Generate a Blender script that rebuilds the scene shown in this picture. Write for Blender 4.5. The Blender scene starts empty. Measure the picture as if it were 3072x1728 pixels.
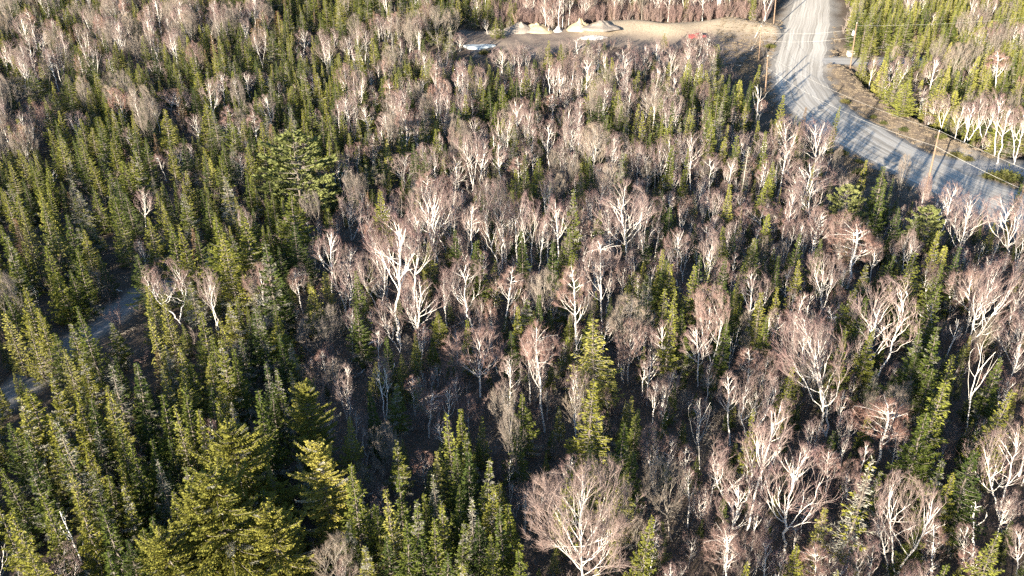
import bpy, math, random
import numpy as np
from mathutils import Matrix, Vector, Euler

# ------------------------------------------------------------------ camera, sky, sun, exposure
SC = bpy.context.scene
COL = SC.collection
F_PX, CAM_H, PITCH = 2450.0, 55.0, 29.0
SUN_AZ, SUN_EL = 213.0, 10.8          # where the sun stands: degrees clockwise from +Y, and above the horizon

cam = bpy.data.cameras.new('camera')
cam.sensor_width = 36.0
cam.lens = 36.0 * F_PX / 3072.0
cam.clip_start, cam.clip_end = 0.5, 6000
cam_ob = bpy.data.objects.new('camera', cam)
cam_ob.location = (0, 0, CAM_H)
cam_ob.rotation_euler = (math.radians(90 - PITCH), 0, 0)
COL.objects.link(cam_ob)
SC.camera = cam_ob

W = bpy.data.worlds.new('World')
SC.world = W
W.use_nodes = True
wn = W.node_tree
sky = wn.nodes.new('ShaderNodeTexSky')
sky.sky_type = 'NISHITA'
sky.sun_disc = False
sky.sun_elevation = math.radians(SUN_EL)
sky.sun_rotation = math.radians(SUN_AZ)
sky.air_density = 1.0
sky.dust_density = 0.3
sky.ozone_density = 2.6
bgn = wn.nodes['Background']
wn.links.new(sky.outputs[0], bgn.inputs[0])
bgn.inputs[1].default_value = 0.07

sun = bpy.data.lights.new('sun', 'SUN')
sun.energy = 5.0
sun.angle = math.radians(0.5)
sun.color = (1.0, 0.88, 0.70)
sun_ob = bpy.data.objects.new('sun', sun)
az, el = math.radians(SUN_AZ), math.radians(SUN_EL)
S = Vector((math.sin(az) * math.cos(el), math.cos(az) * math.cos(el), math.sin(el)))
sun_ob.rotation_euler = (-S).to_track_quat('-Z', 'Y').to_euler()
sun_ob.location = S * 400
COL.objects.link(sun_ob)

SC.view_settings.view_transform = 'Standard'
SC.view_settings.look = 'None'
SC.view_settings.exposure = 2.02
SC.view_settings.gamma = 1.0
SC.cycles.max_bounces = 5
SC.cycles.diffuse_bounces = 2
SC.cycles.glossy_bounces = 1
SC.cycles.transmission_bounces = 3
SC.cycles.use_denoising = False

# ------------------------------------------------------------------ pixel <-> ground
SP, CP = math.sin(math.radians(PITCH)), math.cos(math.radians(PITCH))

def rise(y):
    """the land climbs gently beyond the road bend"""
    t = np.asarray(y, float) - 205.0
    u = 12.0 * np.log1p(np.exp(np.clip(t / 12.0, -30, 30)))
    u = np.where(t > 300, t, u)
    return .11 * np.where(u < 190, u, 190 + 40 * (1 - np.exp(-(np.maximum(u, 190) - 190) / 40)))  # levels off far away

def ground(px, py, z=0.0):
    """the point z metres above the land that shows at a pixel"""
    u, v = (px - 1536) / F_PX, (864 - py) / F_PX
    d = np.array((u, CP + v * SP, -SP + v * CP))
    zt = z
    for _ in range(12):
        t = (zt - CAM_H) / d[2]
        zt = z + float(rise(d[1] * t))
    return float(d[0] * t), float(d[1] * t)

def project(x, y, z):
    """pixel and depth of a point z metres above the land"""
    X, Y, Z = x, y, z + rise(y) - CAM_H
    depth = Y * CP - Z * SP
    up = Y * SP + Z * CP
    return 1536 + F_PX * X / depth, 864 - F_PX * up / depth, depth

ORG = {'A': (0, 0), 'B': (1024, 0), 'C': (2048, 0), 'D': (0, 576), 'E': (1024, 576), 'F': (2048, 576),
       'G': (0, 1152), 'H': (1024, 1152), 'I': (2048, 1152)}
ZK = 1024 / 2576.0

def ph(reg, x, y):
    o = ORG[reg]
    return o[0] + x * ZK, o[1] + y * ZK

def gz(reg, x, y, z=0.0):
    return ground(*ph(reg, x, y), z)

def gl(reg, pts):
    return [gz(reg, *p) for p in pts]

# ------------------------------------------------------------------ materials
def mat(name, col, rough=0.9, spec=0.15):
    m = bpy.data.materials.new(name)
    m.use_nodes = True
    b = m.node_tree.nodes['Principled BSDF']
    b.inputs['Base Color'].default_value = (*col, 1)
    b.inputs['Roughness'].default_value = rough
    b.inputs['Specular IOR Level'].default_value = spec
    return m

def N(m, t, **kw):
    n = m.node_tree.nodes.new(t)
    for k, v in kw.items():
        setattr(n, k, v)
    return n

def L(m, a, b):
    m.node_tree.links.new(a, b)

def ramp(m, fac, stops):
    r = N(m, 'ShaderNodeValToRGB')
    e = r.color_ramp.elements
    while len(e) < len(stops):
        e.new(0.5)
    for i, (p, c) in enumerate(stops):
        e[i].position = p
        e[i].color = (*c, 1)
    L(m, fac, r.inputs[0])
    return r.outputs[0]

def noise(m, scale, detail=3, vec=None, rough=0.6):
    n = N(m, 'ShaderNodeTexNoise')
    n.inputs['Scale'].default_value = scale
    n.inputs['Detail'].default_value = detail
    n.inputs['Roughness'].default_value = rough
    if vec is None:
        g = N(m, 'ShaderNodeNewGeometry')
        vec = g.outputs['Position']
    L(m, vec, n.inputs['Vector'])
    return n.outputs['Fac']

def mix(m, fac, a, b, mode='MIX'):
    x = N(m, 'ShaderNodeMix', data_type='RGBA', blend_type=mode)
    for s, v in ((x.inputs[0], fac), (x.inputs[6], a), (x.inputs[7], b)):
        if isinstance(v, (int, float)):
            s.default_value = v
        elif isinstance(v, tuple):
            s.default_value = (*v, 1)
        else:
            L(m, v, s)
    return x.outputs[2]

def foliage(name, stops, transl=0.13):
    """needle foliage: tone differs from tree to tree and from sprig to sprig, some light passes through"""
    m = bpy.data.materials.new(name)
    m.use_nodes = True
    nt = m.node_tree
    nt.nodes.clear()
    out = N(m, 'ShaderNodeOutputMaterial')
    oi = N(m, 'ShaderNodeObjectInfo')
    tc = N(m, 'ShaderNodeTexCoord')
    nz = noise(m, 1.3, 3, tc.outputs['Object'])
    add = N(m, 'ShaderNodeMath', operation='MULTIPLY_ADD')
    L(m, nz, add.inputs[0]); add.inputs[1].default_value = 0.75
    sub = N(m, 'ShaderNodeMath', operation='MULTIPLY_ADD')
    L(m, oi.outputs['Random'], sub.inputs[0]); sub.inputs[1].default_value = 0.80; sub.inputs[2].default_value = -0.27
    L(m, sub.outputs[0], add.inputs[2])
    c = ramp(m, add.outputs[0], stops)
    d = N(m, 'ShaderNodeBsdfDiffuse')
    t = N(m, 'ShaderNodeBsdfTranslucent')
    mx = N(m, 'ShaderNodeMixShader')
    mx.inputs[0].default_value = transl
    L(m, c, d.inputs[0]); L(m, c, t.inputs[0])
    L(m, d.outputs[0], mx.inputs[1]); L(m, t.outputs[0], mx.inputs[2])
    L(m, mx.outputs[0], out.inputs[0])
    return m

M = {}
M['spruce'] = foliage('spruce_needles', [(0.0, (.036, .058, .022)), (.3, (.080, .105, .026)), (.55, (.140, .158, .034)), (.8, (.22, .215, .042)), (1.0, (.21, .21, .09))])
M['bright'] = foliage('bright_spruce_needles', [(0.0, (.13, .155, .034)), (.5, (.215, .225, .048)), (1.0, (.31, .29, .08))])
M['hemlock'] = foliage('hemlock_needles', [(0.0, (.15, .155, .036)), (.5, (.255, .245, .055)), (1.0, (.35, .315, .08))])
M['pine'] = foliage('pine_needles', [(0.0, (.11, .135, .05)), (.5, (.18, .20, .075)), (1.0, (.26, .27, .11))])
M['lichen'] = foliage('grey_lichen_twigs', [(0.0, (.22, .22, .18)), (.5, (.36, .35, .28)), (1.0, (.50, .48, .40))], 0.25)
M['reddead'] = foliage('brown_dead_needles', [(0.0, (.18, .11, .06)), (.5, (.26, .17, .10)), (1.0, (.33, .22, .14))], 0.25)

def bark_mat(name, base, dark, scale=2.2, lo=.50, hi=.60):
    m = mat(name, base, 0.75)
    tc = N(m, 'ShaderNodeTexCoord')
    mp = N(m, 'ShaderNodeMapping')
    mp.inputs['Scale'].default_value = (2.2, 2.2, 9.0)
    L(m, tc.outputs['Object'], mp.inputs[0])
    nz = noise(m, scale, 4, mp.outputs[0])
    c = ramp(m, nz, [(0.0, base), (lo, base), (hi, dark), (1.0, dark)])
    oi = N(m, 'ShaderNodeObjectInfo')
    v = N(m, 'ShaderNodeMapRange')
    v.inputs['To Min'].default_value = 0.72
    v.inputs['To Max'].default_value = 1.1
    L(m, oi.outputs['Random'], v.inputs[0])
    h = N(m, 'ShaderNodeHueSaturation')
    L(m, v.outputs[0], h.inputs['Value'])
    L(m, c, h.inputs['Color'])
    L(m, h.outputs[0], m.node_tree.nodes['Principled BSDF'].inputs['Base Color'])
    return m

M['birchbark'] = bark_mat('birch_bark', (.90, .85, .79), (.30, .26, .23), 2.2, .58, .70)
M['limb'] = bark_mat('small_limb_bark', (.46, .375, .345), (.29, .22, .20), 2.2, .5, .75)
M['greybark'] = bark_mat('grey_bark', (.40, .36, .31), (.20, .17, .15), 2.2, .45, .7)
M['sprucebark'] = bark_mat('spruce_bark', (.17, .145, .12), (.09, .075, .065))

def twig_mat(name, stops):
    m = mat(name, stops[0], 0.85)
    oi = N(m, 'ShaderNodeObjectInfo')
    c = ramp(m, oi.outputs['Random'], [(i / (len(stops) - 1), s) for i, s in enumerate(stops)])
    L(m, c, m.node_tree.nodes['Principled BSDF'].inputs['Base Color'])
    return m

M['twig'] = twig_mat('birch_twigs', [(.225, .14, .135), (.255, .18, .165), (.21, .13, .13), (.27, .20, .18), (.235, .155, .155)])
M['redtwig'] = twig_mat('red_budded_twigs', [(.27, .165, .145), (.255, .175, .155), (.30, .175, .14)])
M['tantwig'] = twig_mat('tan_twigs', [(.27, .22, .18), (.24, .20, .175), (.29, .23, .18)])
M['shrubtwig'] = twig_mat('shrub_twigs', [(.22, .17, .155), (.30, .24, .21), (.25, .165, .15), (.30, .265, .235)])
M['thicket'] = twig_mat('thicket_twigs', [(.25, .175, .16), (.29, .20, .18), (.24, .18, .17), (.30, .22, .18)])

# ------------------------------------------------------------------ mesh helpers
def mesh_np(name, V, faces, mats, midx=None, smooth=False):
    """faces: list of (k, array(n,k)); midx: list of per-face material index arrays"""
    me = bpy.data.meshes.new(name)
    V = np.ascontiguousarray(V, dtype=np.float32)
    me.vertices.add(len(V))
    me.vertices.foreach_set('co', V.ravel())
    nl = sum(f.size for f in faces)
    nf = sum(len(f) for f in faces)
    me.loops.add(nl)
    me.loops.foreach_set('vertex_index', np.concatenate([f.ravel() for f in faces]).astype(np.int32))
    me.polygons.add(nf)
    tot = np.concatenate([np.full(len(f), f.shape[1]) for f in faces])
    st = np.concatenate([[0], np.cumsum(tot)[:-1]])
    me.polygons.foreach_set('loop_start', st.astype(np.int32))
    for m in mats:
        me.materials.append(m)
    if midx is not None:
        me.polygons.foreach_set('material_index', np.concatenate(midx).astype(np.int32))
    if smooth:
        me.polygons.foreach_set('use_smooth', np.ones(nf, dtype=bool))
    me.update(calc_edges=True)
    return me

class Geo:
    """collects numpy pieces for one mesh"""
    def __init__(s):
        s.V, s.Fq, s.n, s.mi = [], [], 0, []

    def add(s, V, F, mi=0):
        if len(V) == 0 or len(F) == 0:
            return
        s.V.append(V); s.Fq.append(F + s.n); s.mi.append(np.full(len(F), mi)); s.n += len(V)

    def tubes(s, A, B, ra, rb, k, mi=0):
        A, B = np.asarray(A, float), np.asarray(B, float)
        ra, rb = np.asarray(ra, float), np.asarray(rb, float)
        d = B - A
        ln = np.linalg.norm(d, axis=1, keepdims=True); ln[ln == 0] = 1
        d = d / ln
        ref = np.where(np.abs(d[:, 2:3]) > .9, np.array([[1., 0, 0]]), np.array([[0, 0, 1.]]))
        u = np.cross(d, ref); u /= np.linalg.norm(u, axis=1, keepdims=True)
        v = np.cross(d, u)
        th = np.arange(k) * 2 * np.pi / k
        ring = np.cos(th)[None, :, None] * u[:, None, :] + np.sin(th)[None, :, None] * v[:, None, :]
        VA = A[:, None, :] + ring * ra[:, None, None]
        VB = B[:, None, :] + ring * rb[:, None, None]
        V = np.concatenate([VA, VB], axis=1).reshape(-1, 3)
        i = np.arange(k); j = (i + 1) % k
        base = (np.arange(len(A)) * 2 * k)[:, None]
        F = np.stack([base + i, base + j, base + k + j, base + k + i], axis=-1).reshape(-1, 4)
        s.add(V, F, mi)

    def spikes(s, A, B, w, mi=0):
        """thin three-sided tapering twigs from A to B"""
        d = B - A
        d = d / np.maximum(np.linalg.norm(d, axis=1, keepdims=True), 1e-6)
        ref = np.where(np.abs(d[:, 2:3]) > .9, np.array([[1., 0, 0]]), np.array([[0, 0, 1.]]))
        u = np.cross(d, ref); u /= np.linalg.norm(u, axis=1, keepdims=True)
        v = np.cross(d, u)
        w = np.broadcast_to(w, (len(A),))[:, None]
        V = np.stack([A + u * w, A + (-.5 * u + .87 * v) * w, A + (-.5 * u - .87 * v) * w, B], axis=1).reshape(-1, 3)
        b = (np.arange(len(A)) * 4)[:, None]
        F = np.concatenate([b + np.array([[0, 1, 3]]), b + np.array([[1, 2, 3]]), b + np.array([[2, 0, 3]])])
        F = np.concatenate([F, F[:, -1:]], axis=1)  # placeholder, split later
        s.add(V, F, mi)

    def leaves(s, P, d, n, ln, w, mi=0):
        """flat diamonds: centre line along d, across n"""
        ln = np.broadcast_to(ln, (len(P),))[:, None]; w = np.broadcast_to(w, (len(P),))[:, None]
        V = np.stack([P, P + d * ln * .45 + n * w, P + d * ln, P + d * ln * .45 - n * w], axis=1).reshape(-1, 3)
        b = (np.arange(len(P)) * 4)[:, None]
        s.add(V, b + np.array([[0, 1, 2, 3]]), mi)

    def mesh(s, name, mats, smooth=False):
        V = np.concatenate(s.V); F = np.concatenate(s.Fq); mi = np.concatenate(s.mi)
        tri = F[:, 2] == F[:, 3]
        faces, midx = [], []
        if (~tri).any():
            faces.append(F[~tri]); midx.append(mi[~tri])
        if tri.any():
            faces.append(F[tri][:, :3]); midx.append(mi[tri])
        return mesh_np(name, V, faces, mats, midx, smooth)

def merged(name, geos):
    """one mesh out of several (Geo, mats)"""
    g = Geo(); mats = []
    for ge, ms in geos:
        off = len(mats); mats += ms
        for V, F, mi in zip(ge.V, ge.Fq, ge.mi):
            pass
        V = np.concatenate(ge.V); F = np.concatenate(ge.Fq); mi = np.concatenate(ge.mi)
        g.V.append(V); g.Fq.append(F + g.n); g.mi.append(mi + off); g.n += len(V)
    return g.mesh(name, mats)

def unit(a):
    return a / np.maximum(np.linalg.norm(a, axis=-1, keepdims=True), 1e-9)

# ------------------------------------------------------------------ bare broadleaf trees
def broadleaf(seed, H, Wd, cb=.42, shape='dome', twigs=5200, tw_len=.62, tw_w=.0072, rscale=1.0, bark='birchbark', twig='twig', dead=False,
              stems=1, crook=1.0, n1=9, n2=7, n3=5, spread=1.0, fork=None, lower=.75):
    """limbs run in smooth bows from their fork to the shell of the crown; twigs fan from the outer limbs"""
    r = np.random.default_rng(seed + 77)
    zc, rz = H * (cb + (1 - cb) * .45), H * (1 - cb) * .55
    lob = r.uniform(0, 6.28, 3)
    def clampin(p):
        q = p.copy()
        f = (q[2] - (zc - rz)) / (2 * rz)
        k = 1.0
        if shape == 'cone': k = .45 + .75 * max(0, 1 - f) ** .8
        if shape == 'fan': k = .55 + .5 * min(1, max(0, f))
        a_ = math.atan2(q[1], q[0])
        k *= 1 + .20 * math.sin(3 * a_ + lob[0] + 2.5 * f) + .16 * math.sin(2 * a_ + lob[1] - 5 * f) + .10 * math.sin(7 * a_ + lob[2])
        v = np.array([q[0] / (Wd / 2 * k), q[1] / (Wd / 2 * k), (q[2] - zc) / rz])
        n = np.linalg.norm(v)
        if n > 1:
            n = n * (.93 + .14 * ((q[0] * 7.3 + q[1] * 5.1) % 1))
            q[:2] /= n ** .9; q[2] = zc + (q[2] - zc) / n ** .8
        return q
    E = [[], [], [], [], []]           # A, B, ra, rb, level
    tw = []                      # (p, tangent, level)
    def branch(p0, d0, tgt, r0, lvl, tipf=.32):
        v = tgt - p0; Ln = np.linalg.norm(v)
        if Ln < .15: return None
        c = p0 + unit(d0 * .55 + v / Ln * .45) * Ln * .5
        n = max(2, int(Ln / (.55 if lvl < 2 else .45)))
        t = np.linspace(0, 1, n + 1)[:, None]
        P = (1 - t) ** 2 * p0 + 2 * t * (1 - t) * c + t ** 2 * tgt
        w = r.normal(0, .045 * crook * Ln ** .6, (n + 1, 3)); w[:, 2] *= .5
        w = np.cumsum(w, 0) * .55; w -= w[0]; w *= (1 - .4 * t)
        P = P + w
        R = r0 * (1 - (1 - tipf) * t[:, 0] ** .9)
        E[0].append(P[:-1]); E[1].append(P[1:]); E[2].append(R[:-1]); E[3].append(R[1:]); E[4].append(np.full(n, lvl))
        T = np.gradient(P, axis=0); T = unit(T)
        if lvl >= 2:
            for q in range(n):
                tw.append((P[q], P[q + 1], T[q], lvl))
        elif lvl == 1:
            for q in range(n // 2, n):
                tw.append((P[q], P[q + 1], T[q], lvl))
        return P, T, R, Ln
    def kids(res, lvl, n, lo=.22):
        if res is None: return
        P, T, R, Ln = res
        m = len(P) - 1
        for k in range(n):
            t = lo + (1 - lo) * (k + r.random()) / n
            i = min(m - 1, int(t * m)); f = t * m - i
            p = P[i] * (1 - f) + P[i + 1] * f; T_ = T[i]
            a = r.normal(0, 1, 3); a -= a.dot(T_) * T_; a = unit(a)
            ang = math.radians(r.uniform(18, 46)) * spread
            d = unit(T_ * math.cos(ang) + a * math.sin(ang) + np.array([0, 0, .22]))
            L2 = Ln * r.uniform(.34, .62) * (1.15 - .55 * t)
            tg = clampin(p + d * L2 + np.array([0, 0, .12 * L2]))
            sub = branch(p, unit(T_ * .5 + d * .5), tg, max(.0105, min(R[i] * .78, .013 + .026 * np.linalg.norm(tg - p))) * (1.5 if dead else 1), lvl + 1, .35)
            if lvl + 1 < 3 and not (dead and lvl >= 1):
                kids(sub, lvl + 1, n3 if lvl + 1 == 2 else n2, .25)
    rt = .0092 * H * rscale / (stems ** .35)
    for s_ in range(stems):
        az_ = r.uniform(0, 6.28) if stems == 1 else s_ * 6.28 / stems + r.normal(0, .4)
        off = 0.05 if stems == 1 else .55
        fz = H * (fork if fork else cb + .12) * r.uniform(.9, 1.1)
        top = np.array([math.cos(az_) * Wd * .5 * off * .8, math.sin(az_) * Wd * .5 * off * .8, fz])
        base = np.array([0, 0, -.1])
        tr = branch(base, unit(np.array([r.normal(0, .1 * crook), r.normal(0, .1 * crook), 1.])), top, rt, 0, .72)
        P, T, R, Ln = tr
        # leader(s) and scaffold limbs
        a0 = r.uniform(0, 6.28)
        lead = top + np.array([math.cos(az_) * Wd * .12 * (stems > 1), math.sin(az_) * Wd * .12 * (stems > 1), 0]); lead[2] = H * r.uniform(.96, 1.0)
        sub = branch(P[-1], T[-1], clampin(lead) if stems > 1 else np.array([r.normal(0, .05 * Wd), r.normal(0, .05 * Wd), H]), R[-1], 1, .18)
        kids(sub, 1, n2 + 2, .12)
        nn = max(3, int(n1 / stems ** .5))
        for k in range(nn):
            q = (k + .5) / nn
            zf = r.uniform(lower, 1.0) if not dead else r.uniform(.5, 1)
            i = min(len(P) - 1, int(zf * (len(P) - 1) + .5))
            a = a0 + k * 2.4 + r.normal(0, .2)
            el = (1 - q) * r.uniform(.05, .5) + q * r.uniform(.55, 1.15)     # height on the crown's shell
            rr_ = math.sqrt(max(0, 1 - (el - .15) ** 2 * .8)) * r.uniform(.78, 1.0)
            tg = clampin(np.array([math.cos(a) * Wd / 2 * rr_ + top[0] * .3, math.sin(a) * Wd / 2 * rr_ + top[1] * .3, zc + rz * (el - .12)]))
            st_ = P[i]
            if k % 3 == 2 and sub is not None:
                i2 = int(r.uniform(.05, .45) * (len(sub[0]) - 1)); st_ = sub[0][i2]; rs_ = sub[2][i2] * .6
            else:
                rs_ = R[i] * r.uniform(.36, .62)
            if tg[2] < st_[2] + .3: tg[2] = st_[2] + r.uniform(.2, 1.0)
            b = branch(st_, unit(np.array([math.cos(a), math.sin(a), r.uniform(.5, 1.1)])), tg, rs_, 1, .2)
            if dead:
                kids(b, 1, 1, .4)
            else:
                kids(b, 1, n2, .25)
        if not dead and cb > .3:
            for k in range(5):      # thin dead shoots on the stem
                i = int(r.uniform(.35, .8) * (len(P) - 1)); a = r.uniform(0, 6.28)
                branch(P[i], np.array([math.cos(a), math.sin(a), .2]), P[i] + np.array([math.cos(a), math.sin(a), .4]) * r.uniform(.5, 1.4), .012, 2, .3)
    A, B, ra, rb, lv = [np.concatenate(e) for e in E]
    T = Geo(); C = Geo()
    keep = (rb > .0165) | dead | ((lv <= 1) & (shape == 'cone'))
    big = (rb > .06)
    T.tubes(A[big], B[big], ra[big], rb[big], 7)
    t2 = keep & ~big
    T.tubes(A[t2], B[t2], ra[t2], rb[t2], 4)
    th = ~keep
    if th.any():
        C.tubes(A[th], B[th], ra[th], rb[th], 3, 0)
    if not dead:
        twigs = int(twigs * .56)
        ta = np.array([q[0] for q in tw]); tb = np.array([q[1] for q in tw]); tt = np.array([q[2] for q in tw]); tl = np.array([q[3] for q in tw], float)
        out = np.linalg.norm((ta - [0, 0, zc]) / [Wd / 2, Wd / 2, rz], axis=1)
        pr = (tl ** 1.5) * np.clip(out, .15, 1) ** 1.6 * r.lognormal(0, .75, len(ta)); pr /= pr.sum()
        s = r.choice(len(ta), twigs, p=pr)
        o = unit(ta[s] - np.array([0, 0, H * cb * .8]))
        base = ta[s] + (tb[s] - ta[s]) * r.random((twigs, 1))
        d = unit(tt[s] * .9 + o * .45 + np.array([0, 0, .22]) + r.normal(0, .36, (twigs, 3)))
        ln = r.uniform(.4, 1.3, (twigs, 1)) * tw_len
        C.spikes(base, base + d * ln, tw_w, 1)
        for rep_ in range(2):
            k = int(twigs * .42)
            ix = r.integers(0, twigs, k)
            b2 = base[ix] + d[ix] * ln[ix] * r.uniform(.2, .8, (k, 1))
            d2 = unit(d[ix] + r.normal(0, .42, (k, 3)) + [0, 0, .1])
            C.spikes(b2, b2 + d2 * ln[ix] * r.uniform(.4, .8, (k, 1)), tw_w * .8, 1)
    return T, C, [M[bark]], [M['limb'] if bark == 'birchbark' else M['greybark'], M[twig]]

# ------------------------------------------------------------------ conifers
def conifer(seed, H, Wd, z0=.1, whorl=.36, nb=8, prof='spruce', fol='spruce', dens=2.1, sprig=(.215, .046), lichen=0.0, gap=.08, droop=.25, spire=.16, deadlow=.25):
    r = np.random.default_rng(seed)
    T = Geo(); C = Geo()
    # stem
    n = 12
    zz = np.linspace(0, H, n + 1)
    off = np.cumsum(r.normal(0, .022, (n + 1, 2)), axis=0); off[0] = 0
    Pz = np.column_stack([off, zz])
    rr = .013 * H * (1 - zz / H) ** .9 + .012
    T.tubes(Pz[:-1], Pz[1:], rr[:-1], rr[1:], 6)
    def stem(z):
        return np.array([np.interp(z, zz, off[:, 0]), np.interp(z, zz, off[:, 1]), z])
    bA, bB, bra = [], [], []
    LP, LD, LN, LL, LW, LM = [], [], [], [], [], []
    z = H * z0
    lob = r.uniform(0, 6.28, 3)
    while z < H * .992:
        f = (z / H - z0) / (1 - z0)           # 0 at the crown's base, 1 at the tip
        if prof == 'spruce':
            w = (1 - f) ** 1.0 * (.55 + .45 * min(1, f / .12))
        elif prof == 'cone2':
            w = (1 - f) ** 1.25 * (.7 + .3 * min(1, f / .1)) * 1.1
        elif prof == 'narrow':
            w = (1 - f) ** .6 * (.6 + .4 * min(1, f / .1)) * .95
        elif prof == 'dome':
            w = (max(0, 1 - f ** 2.2)) ** .6 * (.75 + .25 * min(1, f / .2))
        else:
            w = (max(0, 1 - f ** 1.6)) ** .55
        if f > 1 - spire and prof != 'dome':
            w *= .72
        k = max(3, int(nb * (0.6 + .6 * w) + r.random()))
        a0 = r.uniform(0, 6.28)
        st = stem(z)
        for b in range(k):
            if r.random() < gap:
                continue
            a = a0 + b * 6.283 / k + r.normal(0, .25)
            Lb = max(.10, Wd / 2 * 1.12 * w * (r.uniform(.6, 1.15) if prof != 'dome' else r.uniform(.35, 1.3) * (1 + .30 * math.sin(3 * a + lob[2] + 11 * f))) * (1 + .16 * math.sin(2 * a + lob[0]) + .10 * math.sin(7 * f * 3 + a + lob[1])))
            hd = np.array([math.cos(a), math.sin(a), 0])
            rise = .75 * max(0, f - .45) - droop * (1 - f) + r.normal(0, .08)
            ns = max(3, int(Lb / .16))
            t = np.linspace(0, 1, ns + 1)
            pz = Lb * (rise * t + (.22 + droop * .5) * t ** 2)
            pts = st[None, :] + hd[None, :] * (Lb * t)[:, None] * .97 + np.array([0, 0, 1.])[None, :] * pz[:, None]
            bA.append(pts[0]); bB.append(pts[ns // 2]); bA.append(pts[ns // 2]); bB.append(pts[-1])
            bra += [(.018 + .006 * Lb, .012), (.012, .005)]
            isl = (r.random() < lichen * (1.25 if f > .5 else .75)) or (f < deadlow and r.random() < .45)
            m = max(4, int(Lb * 26 * dens))
            tt = r.uniform(.12 if not isl else .05, 1.0, m) ** (.8 if prof != 'pine' else .35)
            p = np.stack([np.interp(tt, t, pts[:, q]) for q in range(3)], axis=1)
            side = np.array([-hd[1], hd[0], 0])
            sg = r.choice([-1., 1.], m)
            tp = (1.15 - tt)[:, None]
            p = p + side * (sg * r.random(m) * .22 * Lb ** .6)[:, None] * tp
            d = unit(hd * r.uniform(.5, 1.0, (m, 1)) + side * (sg * r.uniform(.2, 1.0, m))[:, None] + np.column_stack([np.zeros(m), np.zeros(m), r.normal(-.12 + .2 * (prof == 'pine') * 2.2, .30, m)]))
            nn = unit(np.cross(d, unit(r.normal(0, 1.0, (m, 3)) + np.array([0, 0, .45]))))
            LP.append(p); LD.append(d); LN.append(nn)
            LL.append(sprig[0] * r.uniform(.6, 1.35, m)); LW.append(np.full(m, sprig[1] * (.45 if isl else 1)) * r.uniform(.7, 1.3, m))
            LM.append(np.full(m, 1 if isl else 0))
        z += whorl * r.uniform(.7, 1.3) * (1.0 if f < .8 else .6)
    # leader
    m = 14
    zz2 = r.uniform(H * .93, H * 1.01, m)
    th = r.uniform(0, 6.28, m)
    tipp = stem(H)
    LP.append(np.column_stack([np.full(m, tipp[0]), np.full(m, tipp[1]), zz2])); d = unit(np.column_stack([np.cos(th), np.sin(th), np.full(m, 1.0)]))
    LD.append(d); LN.append(unit(np.cross(d, r.normal(0, 1, (m, 3))))); LL.append(np.full(m, .22)); LW.append(np.full(m, .03)); LM.append(np.full(m, 1 if lichen > .3 else 0))
    P, D, Nn, Ln, Wn, Mi = [np.concatenate(q) for q in (LP, LD, LN, LL, LW, LM)]
    for q in (0, 1):
        s = Mi == q
        if s.any():
            C.leaves(P[s], D[s], Nn[s], Ln[s], Wn[s], q)
    bra = np.array(bra)
    C.tubes(np.array(bA), np.array(bB), bra[:, 0], bra[:, 1], 3, 2)
    return T, C, [M['sprucebark'] if lichen < .8 else M['greybark']], [M[fol], M['lichen'], M['greybark']]

def shrub(seed, H, Wd, nst, twigs, tw='shrubtwig', w=.010):
    r = np.random.default_rng(seed)
    C = Geo()
    A, B, RA, RB = [], [], [], []
    nodes = []
    for s in range(nst):
        a = r.uniform(0, 6.28); out = r.uniform(.1, 1) * Wd / 2 / H
        d = unit(np.array([math.cos(a) * out, math.sin(a) * out, 1.]))
        p = np.array([math.cos(a), math.sin(a), 0]) * r.uniform(0, .25) * Wd * .5
        hh = H * r.uniform(.6, 1)
        n = 6
        for q in range(n):
            d = unit(d + r.normal(0, .12, 3))
            p2 = p + d * hh / n
            A.append(p); B.append(p2); RA.append(.022 * (1 - q / n) + .006); RB.append(.022 * (1 - (q + 1) / n) + .006)
            if q >= 1:
                nodes.append((p, p2, d))
            p = p2
    C.tubes(np.array(A), np.array(B), RA, RB, 3, 0)
    idx = r.integers(0, len(nodes), twigs)
    pa = np.array([nodes[i][0] for i in idx]); pb = np.array([nodes[i][1] for i in idx]); dd = np.array([nodes[i][2] for i in idx])
    base = pa + (pb - pa) * r.random((twigs, 1))
    d = unit(dd + r.normal(0, .45, (twigs, 3)))
    C.spikes(base, base + d * r.uniform(.3, 1, (twigs, 1)) * H * .28, w, 1)
    return C, [M['greybark'], M[tw]]

# variants: name -> (H, W, trunk mesh, crown mesh, all-in-one mesh)
VAR = {}
def add_variant(key, H, Wd, tup):
    T, C, mt, mc = tup
    hascrown = len(C.V) > 0
    VAR[key] = dict(H=H, W=Wd, trunk=T.mesh(key + '_trunk', mt, True),
                    crown=C.mesh(key + '_crown', mc) if hascrown else None,
                    all=merged(key + '_whole', [(T, mt), (C, mc)] if hascrown else [(T, mt)]))

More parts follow.
